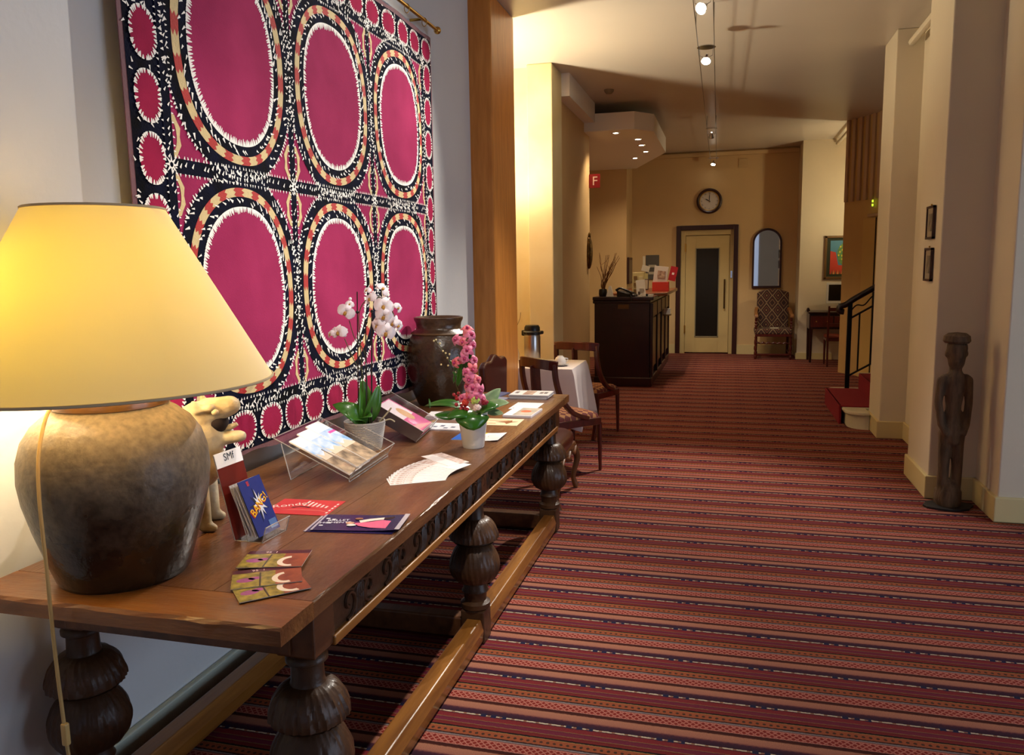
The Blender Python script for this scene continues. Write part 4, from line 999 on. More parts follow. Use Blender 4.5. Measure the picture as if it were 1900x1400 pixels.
def petal_fan(spec):   # spec: (angle, length, width)
    b = MB()
    for a, L_, w_ in spec:
        d = Vector((math.cos(a), math.sin(a), 0)); s2 = Vector((-math.sin(a), math.cos(a), 0)); n = 5; vs = []
        for i in range(n + 1):
            t = i / n; ww = w_ * math.sin(PI * (t * .86 + .07)) ** .8
            c_ = d * (L_ * t) + Vector((0, 0, .004 + .010 * math.sin(PI * t) - .012 * t * t))
            vs += [c_ - s2 * ww + Vector((0, 0, -.004)), c_, c_ + s2 * ww + Vector((0, 0, -.004))]
        b.add(vs, [(i * 3 + j, i * 3 + j + 1, i * 3 + 4 + j, i * 3 + 3 + j) for i in range(n) for j in range(2)])
    return b
fl0 = None; lip0 = None
FLW = [(642, 580, .030, .1, -.15, 1.0), (628, 617, .02, -.3, .1, .95), (648, 566, .02, .2, .3, .5), (613, 620, .02, -.9, .2, .55), (711, 571, .035, .15, .0, 1.12), (712, 588, .04, .1, -.4, 1.02), (736, 574, .02, 1.0, .0, .6), (706, 560, .0, -.2, .6, .7), (686, 557, .02, -.7, .2, .8), (708, 540, .02, .9, .5, .8), (700, 605, .03, -.5, -.3, .95), (716, 618, .045, .2, -.3, 1.08), (737, 606, .03, .9, -.3, .7), (726, 600, .02, .5, -.5, .9), (680, 542, .02, -.5, .5, .5)]
for (px, py, dd, yaw, pit, sc_) in FLW:
    q = Vector((0, 0, 1)).rotation_difference((TC + R_ * yaw + U_ * pit).normalized())
    mt = Matrix.Translation(ip(px, py, dd)) @ q.to_matrix().to_4x4() @ Matrix.Rotation(random.uniform(-.2, .2), 4, 'Z')
    if fl0 is None:
        fl0 = petal_fan([(PI / 2, .036, .013), (PI * 7 / 6, .034, .012), (PI * 11 / 6, .034, .012), (.15, .038, .024), (PI - .15, .038, .024)]).build('blossom', M_pet, OR, smooth=True); o = fl0
        lip0 = MB().ball((0, -.006, .012), .008, 10, 6, (.9, 1.3, .8)).build('blossom_lip', M_lip, o, smooth=True)
    else:
        o = share(fl0, 'blossom', OR); share(lip0, 'blossom_lip', o)
    o.matrix_basis = mt @ Matrix.Diagonal((sc_, sc_, sc_, 1))
for (px, py) in ((617, 612), (648, 556), (690, 545)): MB().ball(ip(px, py, .01), .007, 10, 6).build('bud', M_pet, OR, smooth=True)
MB().tube(smoothpts([Vector((.06, .02, .11)), Vector((.10, .03, .125)), Vector((.125, .03, .115))]), .003, 6).build('aerial_root', mat('root', 'b0a488', .7), OR, smooth=True)
MB().tube(smoothpts([Vector((.05, .04, .11)), Vector((.085, .05, .15)), Vector((.10, .055, .17))]), .0035, 6).build('aerial_root', mat('root', 'b0a488', .7), OR, smooth=True)

# ------------------------------------------------------------------ pink flower arrangement in a white pot
FP = thing('flower_arrangement', 'white pot with a tall pink flower spike, red berries and broad leaves', 'flower pot', (-1.033, 3.15, TZ))
MB().lathe([(.0, 0), (.042, 0), (.046, .004), (.062, .130), (.064, .150), (.060, .150), (.056, .12), (0, .12)], 40, caps=False).build('pot', mat('white_pot', 'd8d6d0', .3, coat=.3), FP, smooth=True)
M_gl = mat('glossy_leaf', '2f6416', .28, var=.2, vscale=8, col2='24500f', coat=.3); M_pale = mat('pale_leaf', '6a8a58', .45, var=.4, vscale=16, col2='9aac80')
def fp(px, py, dd=0.0): return R_ * ((px - 878) / 441.0) + U_ * ((831 - py) / 441.0) + TC * dd
leaf(FP, fp(885, 765, .02), fp(832, 770, .085), .034, .02, M_gl, up=Vector((.2, -.5, .8)), fold=-.25)
leaf(FP, fp(876, 762, .02), fp(882, 795, .10), .070, .03, M_gl, up=Vector((.3, -.8, .6)), fold=-.35)
leaf(FP, fp(880, 770, .0), fp(928, 752, .05), .036, .03, M_gl, up=Vector((.2, -.6, .8)), fold=-.25)
leaf(FP, fp(880, 768, -.01), fp(788, 752, -.01), .028, .03, M_gl, up=Vector((0, -.4, .9)))
leaf(FP, fp(850, 766, .0), fp(808, 768, .02), .030, .0, M_gl, up=Vector((0, -.5, .8)), fold=-.3)
leaf(FP, fp(798, 756, .0), fp(797, 738, .0), .010, .0, M_gl, up=Vector((1, 0, 0)))
leaf(FP, fp(890, 760, -.03), fp(930, 722, -.05), .028, .01, M_pale, up=Vector((.5, -.8, .3)))
leaf(FP, fp(900, 758, -.02), fp(946, 748, -.01), .024, .01, M_pale, up=Vector((.2, -.6, .7)))
leaf(FP, fp(905, 765, -.01), fp(935, 768, .01), .018, .0, M_pale, up=Vector((0, -.6, .7)))
leaf(FP, fp(858, 690, .02), fp(882, 650, .03), .010, .0, M_gl, up=Vector((.3, -.9, 0)))
leaf(FP, fp(852, 715, .02), fp(862, 665, .03), .012, .0, M_gl, up=Vector((.3, -.9, 0)))
for k in range(12):   # feathery sprig
    x0, y0 = 850 + random.uniform(-6, 8), 700 + random.uniform(-30, 14)
    leaf(FP, fp(x0, y0, .02), fp(x0 + random.uniform(-14, 8), y0 - random.uniform(8, 24), .02), .005, .0, M_gl, 'sprig_leaf', up=Vector((.3, -.9, 0)), n=4)
MB().tube(smoothpts([fp(868, 760), fp(850, 715, .02), fp(846, 690, .02), fp(830, 655, .0), fp(812, 630, .0)]), .0016, 5).build('sprig_stem', M_stem, FP)
M_bead = mat('pale_buds', 'd8c890', .6)
bd0 = None
for (a, c_) in ((810, 631), (814, 629), (821, 636), (826, 650), (831, 654), (838, 656), (834, 663), (840, 669), (835, 677), (822, 675), (848, 690), (845, 700)):
    if bd0 is None: bd0 = MB().ball((0, 0, 0), .0042, 8, 6).build('seed_bud', M_bead, FP, smooth=True, loc=fp(a, c_, .005))
    else: share(bd0, 'seed_bud', FP, fp(a, c_, .005))
MB().tube(smoothpts([fp(885, 762), fp(889, 720), fp(876, 660), fp(873, 608)]), .004, 6).build('spike_stem', M_stem, FP, smooth=True)
M_pk = mat('pink_petal', 'cc5278', .55, var=.35, vscale=18, col2='e08aa4', sheen=.2); M_pk2 = mat('coral_petal', 'd8586a', .55, var=.3, vscale=18, col2='e88a8c')
pf0 = None; pl0 = None; pf1 = None
SP = [(872, 612, .02, .1, .8, .9), (878, 622, .03, .6, .3, .9), (853, 630, .03, -.5, .2, .85), (864, 634, .04, -.2, -.1, .7), (880, 640, .02, .7, -.1, .8), (872, 650, .05, .0, .2, .9), (850, 672, .03, -.6, .0, .8), (866, 664, .05, .2, -.2, .8), (882, 668, .02, .6, .1, .8), (880, 684, .04, .3, -.2, .9), (870, 690, .05, -.3, .1, .8), (874, 702, .05, .0, -.3, .9), (888, 704, .04, .6, .1, .8), (880, 720, .05, .1, .2, 1.0), (892, 722, .05, .5, -.3, .9), (872, 716, .04, -.5, .1, .8), (886, 736, .06, .2, -.1, 1.05), (896, 740, .05, .6, .0, .85), (876, 734, .05, -.4, -.2, .9), (862, 738, .04, -.4, .3, .8)]
for i, (px, py, dd, yaw, pit, sc_) in enumerate(SP):
    q = Vector((0, 0, 1)).rotation_difference((TC + R_ * yaw + U_ * pit).normalized())
    mt = Matrix.Translation(fp(px, py, dd)) @ q.to_matrix().to_4x4() @ Matrix.Rotation(random.uniform(-.6, .6), 4, 'Z') @ Matrix.Diagonal((sc_ * .9, sc_ * .9, sc_ * 1.25, 1))
    if i % 3 == 0 or pf0 is None:
        if pf0 is None: pf0 = petal_fan([(PI / 2, .038, .013), (PI * .9, .036, .012), (PI * .1, .036, .012), (PI * 1.3, .034, .012), (PI * 1.7, .034, .012)]).build('spike_flower', M_pk2, FP, smooth=True); o = pf0
        else: o = share(pf0, 'spike_flower', FP)
    else:
        if pf1 is None: pf1 = petal_fan([(PI / 2, .036, .014), (PI * .9, .038, .013), (PI * .1, .036, .013), (PI * 1.3, .034, .013), (PI * 1.7, .036, .012)]).build('spike_flower', M_pk, FP, smooth=True); o = pf1
        else: o = share(pf1, 'spike_flower', FP)
    if pl0 is None: pl0 = MB().ball((0, 0, .010), .010, 10, 6, (.8, .8, 1.2)).build('flower_lip', mat('lip_dark', 'a83060', .5), o, smooth=True)
    else: share(pl0, 'flower_lip', o)
    o.matrix_basis = mt
M_berry = mat('red_berry', 'a8242c', .3, coat=.3); br0 = None
for _ in range(16):
    p_ = fp(random.uniform(842, 872), random.uniform(728, 758), random.uniform(.0, .05))
    if br0 is None: br0 = MB().ball((0, 0, 0), .009, 10, 6).build('berry', M_berry, FP, smooth=True, loc=p_)
    else: share(br0, 'berry', FP, p_, None, [random.uniform(.7, 1.2)] * 3)
def rosette(parent, c_, r, m, name):
    b = MB()
    for k in range(9):
        a = k * 2.4; rr = r * (.35 + .65 * k / 9); b.ball((rr * .6 * math.cos(a), rr * .6 * math.sin(a), .01 * (1 - k / 9)), r * .42, 8, 6, (1, 1, .7))
    o = b.build(name, m, parent, smooth=True); o.matrix_basis = Matrix.Translation(c_) @ Vector((0, 0, 1)).rotation_difference((TC + U_ * .4).normalized()).to_matrix().to_4x4(); return o
rosette(FP, fp(885, 741, .07), .022, mat('lime_bloom', 'b8c860', .6, var=.3, vscale=40), 'green_bloom')
rosette(FP, fp(888, 754, .075), .020, mat('white_bloom', 'e8dcd0', .6, var=.3, vscale=40, col2='d8a8a0'), 'white_bloom')
rosette(FP, fp(902, 745, .06), .018, mat('crimson_bloom', '8a1428', .6), 'crimson_bloom')
rosette(FP, fp(866, 745, .06), .018, mat('orange_bloom', 'c83a28', .6), 'orange_bloom')

# ------------------------------------------------------------------ tall brown jar
JR = thing('brown_jar', 'tall dark brown glazed stoneware jar at the far end of the oak table', 'jar', (-1.555, 4.17, TZ))
prof = [(.0, 0), (.12, 0), (.128, .01), (.160, .09), (.183, .19), (.186, .25), (.178, .32), (.160, .37), (.146, .395), (.150, .400), (.146, .408), (.128, .418), (.122, .43), (.126, .455), (.136, .475), (.136, .485), (.126, .488), (.112, .478), (.108, .42), (.13, .36), (.0, .30)]
MB().lathe(prof, 64, caps=False).build('body', jar_material('stoneware_jar', '26160a', '4a3420', .30, .22, .22, .30), JR, smooth=True)
MB().lathe([(.149, .392), (.156, .398), (.150, .405)], 48, fn=lambda a, z, i: 1 + .006 * math.sin(9 * a), caps=False).build('shoulder_ridge', mat('jar_ridge', '5a4228', .4), JR, smooth=True)

# ------------------------------------------------------------------ breakfast table in the alcove
M_mah = mat('mahogany', '5a1e12', .28, var=.35, vscale=6, col2='40120a', stretch=(4, 4, 1), coat=.4)
BT = thing('breakfast_table', 'small breakfast table hidden under a white cloth in the alcove', 'table', (-1.66, 6.53, 0))
MB().box((0, 0, .70), (.90, .62, .03)).build('tabletop', M_mah, BT, bevel=.004)
for sx_ in (-1, 1):
    for sy_ in (-1, 1): MB().tube([(sx_ * .38, sy_ * .25, .69), (sx_ * .36, sy_ * .24, 0)], [.025, .018], 10).build('leg', M_mah, BT, smooth=True)
# draped cloth with corner folds
def cloth(parent_loc, hx, hy, top, drop, label):
    b = MB(); per = []; n = 26
    for (x0, y0, x1, y1) in ((-hx, -hy, hx, -hy), (hx, -hy, hx, hy), (hx, hy, -hx, hy), (-hx, hy, -hx, -hy)):
        for i in range(n): t = i / n; per.append((x0 + (x1 - x0) * t, y0 + (y1 - y0) * t, t))
    N = len(per); vs = []; fs = []; rows = 10
    for (x, y, t) in per: vs.append((x, y, top))
    for r in range(1, rows + 1):
        f = r / rows
        for (x, y, t) in per:
            corner = (abs(t - .5) * 2) ** 6
            d = Vector((x / hx if abs(abs(x) - hx) < 1e-6 else 0, y / hy if abs(abs(y) - hy) < 1e-6 else 0, 0))
            if d.length: d.normalize()
            c_ = Vector((x, y, 0)).normalized()
            out = d * (.012 + .018 * f * math.sin(t * 19) + .02 * f) + c_ * (.085 * corner * f)
            vs.append((x + out.x, y + out.y, top - drop * f - .05 * corner * f * f))
    for r in range(rows):
        for k in range(N): k2 = (k + 1) % N; fs.append((r * N + k, r * N + k2, (r + 1) * N + k2, (r + 1) * N + k))
    fs.append(tuple(range(N)))
    o = b.add(vs, fs).build('tablecloth', mat('white_linen', 'd6ccc8', .85, bump=.1, bscale=180), None, smooth=True, loc=parent_loc)
    sd = o.modifiers.new('thick', 'SOLIDIFY'); sd.thickness = .003; sd.offset = 1
    return tag(o, label, 'tablecloth')
cloth((-1.66, 6.53, 0), .462, .322, .718, .44, 'white cloth hanging over the small breakfast table')
TF = .7235
TH = thing('thermos_jug', 'steel vacuum jug with a black pump lid on the white tablecloth', 'thermos', (-1.62, 6.62, TF))
MB().lathe([(0, 0), (.066, 0), (.070, .01), (.070, .22), (.062, .245), (0, .245)], 32, caps=False).build('body', mat('brushed_steel', 'b4b0ac', .28, metal=1.0), TH, smooth=True)
MB().lathe([(.064, .235), (.078, .24), (.080, .262), (.068, .272), (.066, .30), (.056, .318), (.0, .322)], 32, caps=False).build('lid', M_black, TH, smooth=True)
MB().box((.07, -.02, .258), (.06, .05, .03), -.3).build('spout', M_black, TH, bevel=.01)
MB().box((-.07, .02, .25), (.05, .04, .05), -.3).build('handle', M_black, TH, bevel=.01)
M_china = mat('white_china', 'ece6de', .2, coat=.4)
def cup(x, y, label, inv=True):
    s_ = thing('saucer', 'white saucer under the ' + label, 'saucer', (x, y, TF), 0, 'saucers on the breakfast table')
    MB().lathe([(0, 0), (.04, 0), (.072, .012), (.07, .015), (.03, .005), (0, .005)], 32, caps=False).build('dish', M_china, s_, smooth=True)
    c_ = thing('coffee_cup', label, 'cup', (x, y, TF + .0155), .6, 'coffee cups on the breakfast table')
    MB().lathe([(.048, 0), (.050, .003), (.047, .03), (.036, .052), (.024, .060), (.022, .066), (0, .066)], 32, caps=False).build('bowl', M_china, c_, smooth=True)
    MB().tube([(.046, 0, .015), (.066, 0, .022), (.066, 0, .04), (.042, 0, .044)], .005, 8).build('handle', M_china, c_, smooth=True)
cup(-1.335, 6.42, 'upturned white coffee cup right of the vacuum jug')
cup(-1.83, 6.42, 'upturned white coffee cup left of the vacuum jug')
VS = thing('twig_vase', 'narrow vase with a bare twig behind the vacuum jug', 'vase', (-1.80, 6.74, TF))
MB().lathe([(0, 0), (.03, 0), (.035, .05), (.018, .11), (.02, .14)], 20, caps=False).build('vase_body', M_china, VS, smooth=True)
MB().tube(smoothpts([Vector((0, 0, .02)), Vector((.0, 0, .25)), Vector((.015, 0, .38)), Vector((.01, 0, .50))]), [.003] * 19, 5).build('twig', mat('bare_twig', '5a4428', .8), VS)
MB().tube(smoothpts([Vector((.003, 0, .28)), Vector((.04, 0, .36)), Vector((.05, 0, .42))]), .002, 5).build('twig', mat('bare_twig', '5a4428', .8), VS)

# ------------------------------------------------------------------ gondola chairs
M_seatp = bpy.data.materials.new('spotted_seat_cloth'); M_seatp.use_nodes = True
def _seat():
    t = M_seatp.node_tree; L = t.links; b = t.nodes['Principled BSDF']; b.inputs['Roughness'].default_value = .85
    tc = nn(t, 'ShaderNodeTexCoord'); mp = nn(t, 'ShaderNodeMapping'); mp.inputs['Rotation'].default_value = (0, 0, PI / 4); mp.inputs['Scale'].default_value = (26, 26, 26); L.new(tc.outputs['Object'], mp.inputs[0])
    ch = nn(t, 'ShaderNodeTexChecker'); ch.inputs['Scale'].default_value = 1.0; ch.inputs[1].default_value = (*lin('9c6a3c'), 1); ch.inputs[2].default_value = (*lin('5a1a14'), 1)
    vz = nn(t, 'ShaderNodeVectorMath', operation='MULTIPLY'); vz.inputs[1].default_value = (1, 1, 0); L.new(mp.outputs[0], vz.inputs[0]); L.new(vz.outputs[0], ch.inputs[0]); L.new(ch.outputs[0], b.inputs['Base Color'])
_seat()
def gondola(name, label, loc, rz):
    t = thing(name, label, 'chair', loc, rz, 'mahogany chairs at the breakfast table')   # local +y = facing direction
    st = MB(); n = 12
    # seat frame (rounded front)
    out = [(-.205, -.20), (.205, -.20), (.225, .10)] + [(.225 * math.cos(a) if False else .225 - .45 * k / 8, .19 + .035 * math.sin(PI * k / 8)) for k, a in enumerate([0] * 9)] + [(-.225, .10)]
    MB().prism(out, .055, Matrix.Translation((0, 0, .355))).build('seat_frame', M_mah, t, bevel=.006)
    cu = [(x * .93, y * .93) for x, y in out]; vs = []; fs = []
    rings = [(1.0, .408), (.97, .432), (.86, .448), (.6, .458), (.25, .462)]
    for sc_, z in rings: vs += [(x * sc_, y * sc_, z) for x, y in cu]
    k = len(cu)
    for r in range(len(rings) - 1):
        for i in range(k): fs.append((r * k + i, r * k + (i + 1) % k, (r + 1) * k + (i + 1) % k, (r + 1) * k + i))
    fs.append(tuple((len(rings) - 1) * k + i for i in range(k)))
    MB().add(vs, fs).build('seat_cushion', M_seatp, t, smooth=True)
    for s_ in (-1, 1):
        MB().tube([(s_ * .205, .185, .37), (s_ * .207, .188, .18), (s_ * .208, .19, 0)], [.021, .016, .012], 10).build('front_leg', M_mah, t, smooth=True)
        MB().tube(smoothpts([Vector((s_ * .185, -.18, .40)), Vector((s_ * .186, -.20, .22)), Vector((s_ * .19, -.27, 0))]), .02, rect=(.03, .034)).build('rear_leg', M_mah, t, bevel=.004)
        # swept side: from crest rail down and forward to the seat front
        MB().tube(smoothpts([Vector((s_ * .20, -.235, .84)), Vector((s_ * .205, -.225, .72)), Vector((s_ * .213, -.18, .58)), Vector((s_ * .220, -.08, .47)), Vector((s_ * .222, .06, .415))]), .02, rect=(.032, .040)).build('side_sweep', M_mah, t, bevel=.006)
    MB().tube(smoothpts([Vector((-.222, -.222, .825)), Vector((-.12, -.265, .835)), Vector((.12, -.265, .835)), Vector((.222, -.222, .825))]), .02, rect=(.026, .075)).build('crest_rail', M_mah, t, bevel=.008)
    MB().tube(smoothpts([Vector((0, -.262, .82)), Vector((0, -.245, .60)), Vector((0, -.195, .40))]), .02, rect=(.085, .016)).build('splat', M_mah, t, bevel=.004)
    return t
h = math.radians(50) - PI / 2
gondola('gondola_chair', 'mahogany gondola chair with spotted seat in front of the white breakfast table', (-1.20, 5.86, 0), h)
gondola('gondola_chair', 'mahogany gondola chair with spotted seat beyond the breakfast table beside the desk', (-1.235, 7.20, 0), math.radians(72) - PI / 2)

# ------------------------------------------------------------------ leather chair behind the table end
LCh = thing('leather_chair', 'old chair with brown leather seat and curved legs behind the oak table end', 'chair', (-1.27, 5.06, 0), 0)   # faces +x
M_leath = mat('brown_leather', '4a1c14', .3, var=.25, vscale=8, col2='38120c', coat=.35, bump=.06, bscale=60)
M_oldw = mat('walnut_carved', '6a3e1c', .4, var=.3, vscale=8, bump=.2, bscale=40)
def pad(hx, hy, z0, z1, name, m, parent, rings=5):
    vs = []; fs = []; per = []
    for k in range(40):
        a = 2 * PI * k / 40; c_, s2 = math.cos(a), math.sin(a); per.append((hx * math.copysign(abs(c_) ** .35, c_), hy * math.copysign(abs(s2) ** .35, s2)))
    for r, (sc_, f) in enumerate(((.97, 0), (1.0, .35), (.97, .7), (.85, .9), (.5, 1.0), (.1, 1.02))):
        vs += [(x * sc_, y * sc_, z0 + (z1 - z0) * f) for x, y in per]
    for r in range(5):
        for k in range(40): fs.append((r * 40 + k, r * 40 + (k + 1) % 40, (r + 1) * 40 + (k + 1) % 40, (r + 1) * 40 + k))
    fs.append(tuple(5 * 40 + k for k in range(40))); fs.append(tuple(reversed(range(40))))
    return MB().add(vs, fs).build(name, m, parent, smooth=True)
pad(.27, .31, .335, .44, 'seat', M_leath, LCh)
MB().bx(-.26, .262, -.30, .30, .285, .335).build('seat_rail', M_oldw, LCh, bevel=.012)
ap = MB()
for yy in (-.2, 0, .2): ap.tube([(.262, yy - .08, .30), (.268, yy, .268), (.262, yy + .08, .30)], .012, 8)
ap.build('scalloped_edge', M_oldw, LCh, smooth=True)
for s_ in (-1, 1):
    MB().tube(smoothpts([Vector((.235, s_ * .275, .31)), Vector((.27, s_ * .30, .22)), Vector((.245, s_ * .285, .09)), Vector((.262, s_ * .297, .012))]), [.034, .032, .030, .028, .026, .024, .022, .021, .020, .019, .018, .018, .018, .018, .019, .020, .021, .022, .022], 10).build('front_leg', M_oldw, LCh, smooth=True)
    MB().tube([(-.24, s_ * .26, .31), (-.30, s_ * .27, 0)], [.024, .017], 8).build('rear_leg', M_oldw, LCh, smooth=True)
bk = []
for k in range(17):
    t_ = k / 16; yy = -.27 + .54 * t_; bk.append((yy, .90 + .05 * math.sin(PI * t_) + .012 * math.sin(t_ * PI * 5)))
pl = [(-.24, .46)] + bk + [(.24, .46)]
Mb = Matrix.Translation((-.26, 0, 0)) @ Matrix(((0, 0, 1, 0), (1, 0, 0, 0), (0, 1, 0, 0), (0, 0, 0, 1)))
o = MB().prism(pl, .045, Mb).build('backrest', M_leath, LCh, bevel=.012, weld=True)

# ------------------------------------------------------------------ carved wooden figure
SF = thing('carved_figure', 'weathered carved wooden standing figure with a flat cap against the cream pier', 'statue', (1.352, 5.40, 0), math.radians(8))
b = MB()    # faces -y (towards the viewer)
b.capsule([(0, 0, .05), (0, 0, .10)], [.085, .078], 16); b.box((0, .01, .055), (.13, .13, .11), .2)
for s_ in (-1, 1):
    b.capsule([(s_ * .042, 0, .13), (s_ * .044, -.005, .26), (s_ * .040, .0, .40), (s_ * .040, 0, .47)], [.037, .036, .042, .046], 14)
    b.capsule([(s_ * .088, 0, .80), (s_ * .098, .0, .66), (s_ * .082, -.02, .53), (s_ * .055, -.045, .475)], [.030, .026, .024, .022], 12)
b.capsule([(0, 0, .47), (0, 0, .52)], [.060, .062], 16)
b.capsule([(0, -.01, .50), (0, -.035, .43)], [.050, .035], 12)
b.capsule([(0, 0, .54), (0, 0, .64), (0, 0, .76), (0, 0, .81)], [.052, .048, .066, .062], 16)
b.capsule([(-.07, 0, .805), (.07, 0, .805)], [.036, .036], 12)
b.capsule([(0, 0, .83), (0, 0, .90)], [.040, .038], 12)
b.capsule([(0, -.006, .915), (0, -.006, 1.0)], [.052, .066], 16)
b.capsule([(0, -.068, .955), (0, -.062, 1.0)], [.013, .010], 8)
b.capsule([(-.015, -.058, .922), (.015, -.058, .922)], [.010, .010], 8)
for s_ in (-1, 1): b.ball((s_ * .066, 0, .965), .016, 8, 6, (.6, 1, 1.5))
M_driftw = mat('weathered_wood', '70583e', .85, var=.6, vscale=9, col2='423222', stretch=(3, 3, .8), bump=.6, bscale=30, detail=8)
b.build('body', M_driftw, SF, smooth=True, remesh=.009); SF.scale = (.9, .95, 1)
MB().lathe([(0, 1.035), (.074, 1.032), (.085, 1.045), (.080, 1.075), (.055, 1.092), (0, 1.098)], 28, caps=False, fn=lambda a, z, i: 1 + .03 * math.sin(3 * a)).build('cap', M_driftw, SF, smooth=True)
pts = [(x * (1 + random.uniform(-.12, .12)), y) for x, y in ell(0, -.005, .155, .115, 14)]
MB().prism(pts, .014).build('base_plate', mat('dark_slab', '1e140c', .7, var=.3), SF, bevel=.003)

# ------------------------------------------------------------------ two small pictures on the pier
for z0, z1, lab in ((1.672, 1.885, 'upper small framed picture on the cream pier'), (1.40, 1.615, 'lower small framed picture on the cream pier')):
    t = thing('small_picture', lab, 'picture', (1.268, 5.83, (z0 + z1) / 2), 0, 'small pictures on the pier')
    hh = (z1 - z0) / 2; fr = MB(); fr.bx(-.016, 0, -.095, .095, hh - .014, hh); fr.bx(-.016, 0, -.095, .095, -hh, -hh + .014); fr.bx(-.016, 0, -.095, -.081, -hh, hh); fr.bx(-.016, 0, .081, .095, -hh, hh)
    fr.build('frame', M_dkframe, t); MB().bx(-.008, 0, -.081, .081, -hh + .014, hh - .014).build('mount', pm('a89c84', .3), t)
    MB().bx(-.0086, -.008, -.045, .045, -hh + .05, hh - .05).build('print', mat('print_portrait', '3a3228', .4, var=.6, vscale=20, col2='9a907c'), t)
    MB().ball((-.006, 0, hh + .008), .006, 8, 6).build('hook', M_brass, t)

# ------------------------------------------------------------------ stairs, railing
ST = thing('staircase', 'stairs with red carpet and white nosings rising to the right behind the cream pier', 'staircase', (0, 0, 0))
M_redc = mat('red_stair_carpet', '8a1420', .95, var=.15, vscale=60, bump=.3, bscale=300)
M_stone = mat('pale_stone_step', 'cfc6a8', .5, var=.1, vscale=10)
def step_poly(x0, y0, y1, x1, rr):
    p = [(x1, y0), (x1, y1)]
    for k in range(9): a = PI / 2 + PI / 2 * k / 8; p.append((x0 + rr + rr * math.cos(a), y1 - rr * .8 + rr * .8 * math.sin(a)))
    for k in range(9): a = PI + PI / 2 * k / 8; p.append((x0 + rr * 1.3 + rr * 1.3 * math.cos(a), y0 + rr * 1.3 + rr * 1.3 * math.sin(a)))
    return p
RS = .165; x0s = [1.065, 1.40, 1.68, 1.96, 2.24]
def first_step(grow, y0, y1):
    x0 = 1.075 - grow; p = [(2.5, 8.02), (2.5, y1)]
    for k in range(9): a = PI / 2 + PI / 2 * k / 8; p.append((x0 + .10 + .10 * math.cos(a), y1 - .10 + .10 * math.sin(a)))
    for k in range(9): a = PI + PI / 2 * k / 8; p.append((x0 + .17 + .17 * math.cos(a), y0 + .17 + .17 * math.sin(a)))
    return p + [(1.265, y0), (1.265, 8.02)]
for i, xs_ in enumerate(x0s):
    if i == 0: pr, pn = first_step(-.02, 7.80, 9.32), first_step(.012, 7.77, 9.36)
    else: pr = [(xs_ + .01, 8.02), (2.5, 8.02), (2.5, 9.36), (xs_ + .01, 9.36)]; pn = [(xs_ - .015, 8.02), (2.5, 8.02), (2.5, 9.38), (xs_ - .015, 9.38)]
    MB().prism(pr, RS - .03, Matrix.Translation((0, 0, i * RS))).build('step_riser', M_stone, ST, weld=True)
    MB().prism(pn, .03, Matrix.Translation((0, 0, (i + 1) * RS - .03))).build('step_nosing', M_stone, ST, bevel=.008, weld=True)
    ya, yb_ = (8.06, 9.22) if i == 0 else (8.10, 9.22)
    MB().bx(xs_ - .024, xs_ + (.34 if i == 0 else .29), ya, yb_, (i + 1) * RS, (i + 1) * RS + .012).build('step_carpet', M_redc, ST, bevel=.004)
    MB().bx(xs_ - .030, xs_ - .006, ya, yb_, i * RS + .012 * (i > 0), (i + 1) * RS + .012).build('riser_carpet', M_redc, ST, bevel=.004)
RL = thing('stair_railing', 'dark iron stair railing with a curled wooden handrail', 'railing', (0, 0, 0))
ry_ = 9.30; nx = 1.265
slope = RS / .27
MB().box((nx, ry_, .64), (.045, .045, .95)).build('newel_post', M_blackm, RL, bevel=.005)
hp = [(nx - .06, ry_, 1.0), (nx - .105, ry_, 1.01), (nx - .10, ry_, 1.055), (nx - .04, ry_, 1.08), (nx + .05, ry_, 1.145), (nx + .3, ry_, 1.145 + .25 * slope), (nx + 1.0, ry_, 1.145 + .95 * slope)]
MB().tube(smoothpts([Vector(p_) for p_ in hp]), .032, 10).build('handrail', mat('dark_rail_wood', '1c0d08', .35, coat=.3), RL, smooth=True)
zt = lambda x: 1.095 + (x - nx) * slope
for off, nm in ((-.17, 'upper_rail'), (-.80, 'lower_rail')): MB().tube([(nx, ry_, zt(nx) + off), (nx + 1.0, ry_, zt(nx + 1.0) + off)], .011, 8).build(nm, M_blackm, RL)
for k in range(7):
    x = nx + .10 + k * .13; MB().tube([(x, ry_, zt(x) - .80), (x, ry_, zt(x) - .02 if k % 2 else zt(x) - .17)], .009, 8).build('baluster', M_blackm, RL)
wv = []
for k in range(60): x = nx + .02 + k * .016; wv.append((x, ry_, zt(x) - .085 + .022 * math.sin(k * .62)))
MB().tube(wv, .007, 6).build('wave_bar', M_blackm, RL, smooth=True)

# ------------------------------------------------------------------ reception desk
M_mahdk = mat('dark_mahogany', '2e0d0a', .3, var=.3, vscale=6, col2='1e0806', stretch=(4, 4, .8), coat=.3)
M_desktop = mat('desk_top_wood', '8a4a24', .3, var=.3, vscale=5, col2='6a3418', stretch=(4, .8, 4), coat=.4)
M_deskpan = mat('desk_front_panel', '8a6a3c', .4, var=.2, vscale=6)
DK = thing('reception_desk', 'dark mahogany reception desk with panelled front and overhanging top', 'desk', (-1.66, 10.15, 0))
DL = 2.95; DW = .70
MB().bx(0, DW, 0, DL, .10, 1.09).build('body', M_mahdk, DK, bevel=.004)
MB().bx(-.01, DW + .03, -.02, DL, 0, .12).build('plinth', M_mahdk, DK, bevel=.012)
MB().bx(-.02, DW + .012, -.015, DL, 1.06, 1.10).build('cornice', M_mahdk, DK, bevel=.010)
MB().bx(-.02, DW + .05, -.03, .62, 1.10, 1.145).build('end_top', M_mahdk, DK, bevel=.008)
ctop = [(.10, .55), (DW + .02, .55), (DW + .16, .80), (DW + .16, DL), (.10, DL)]
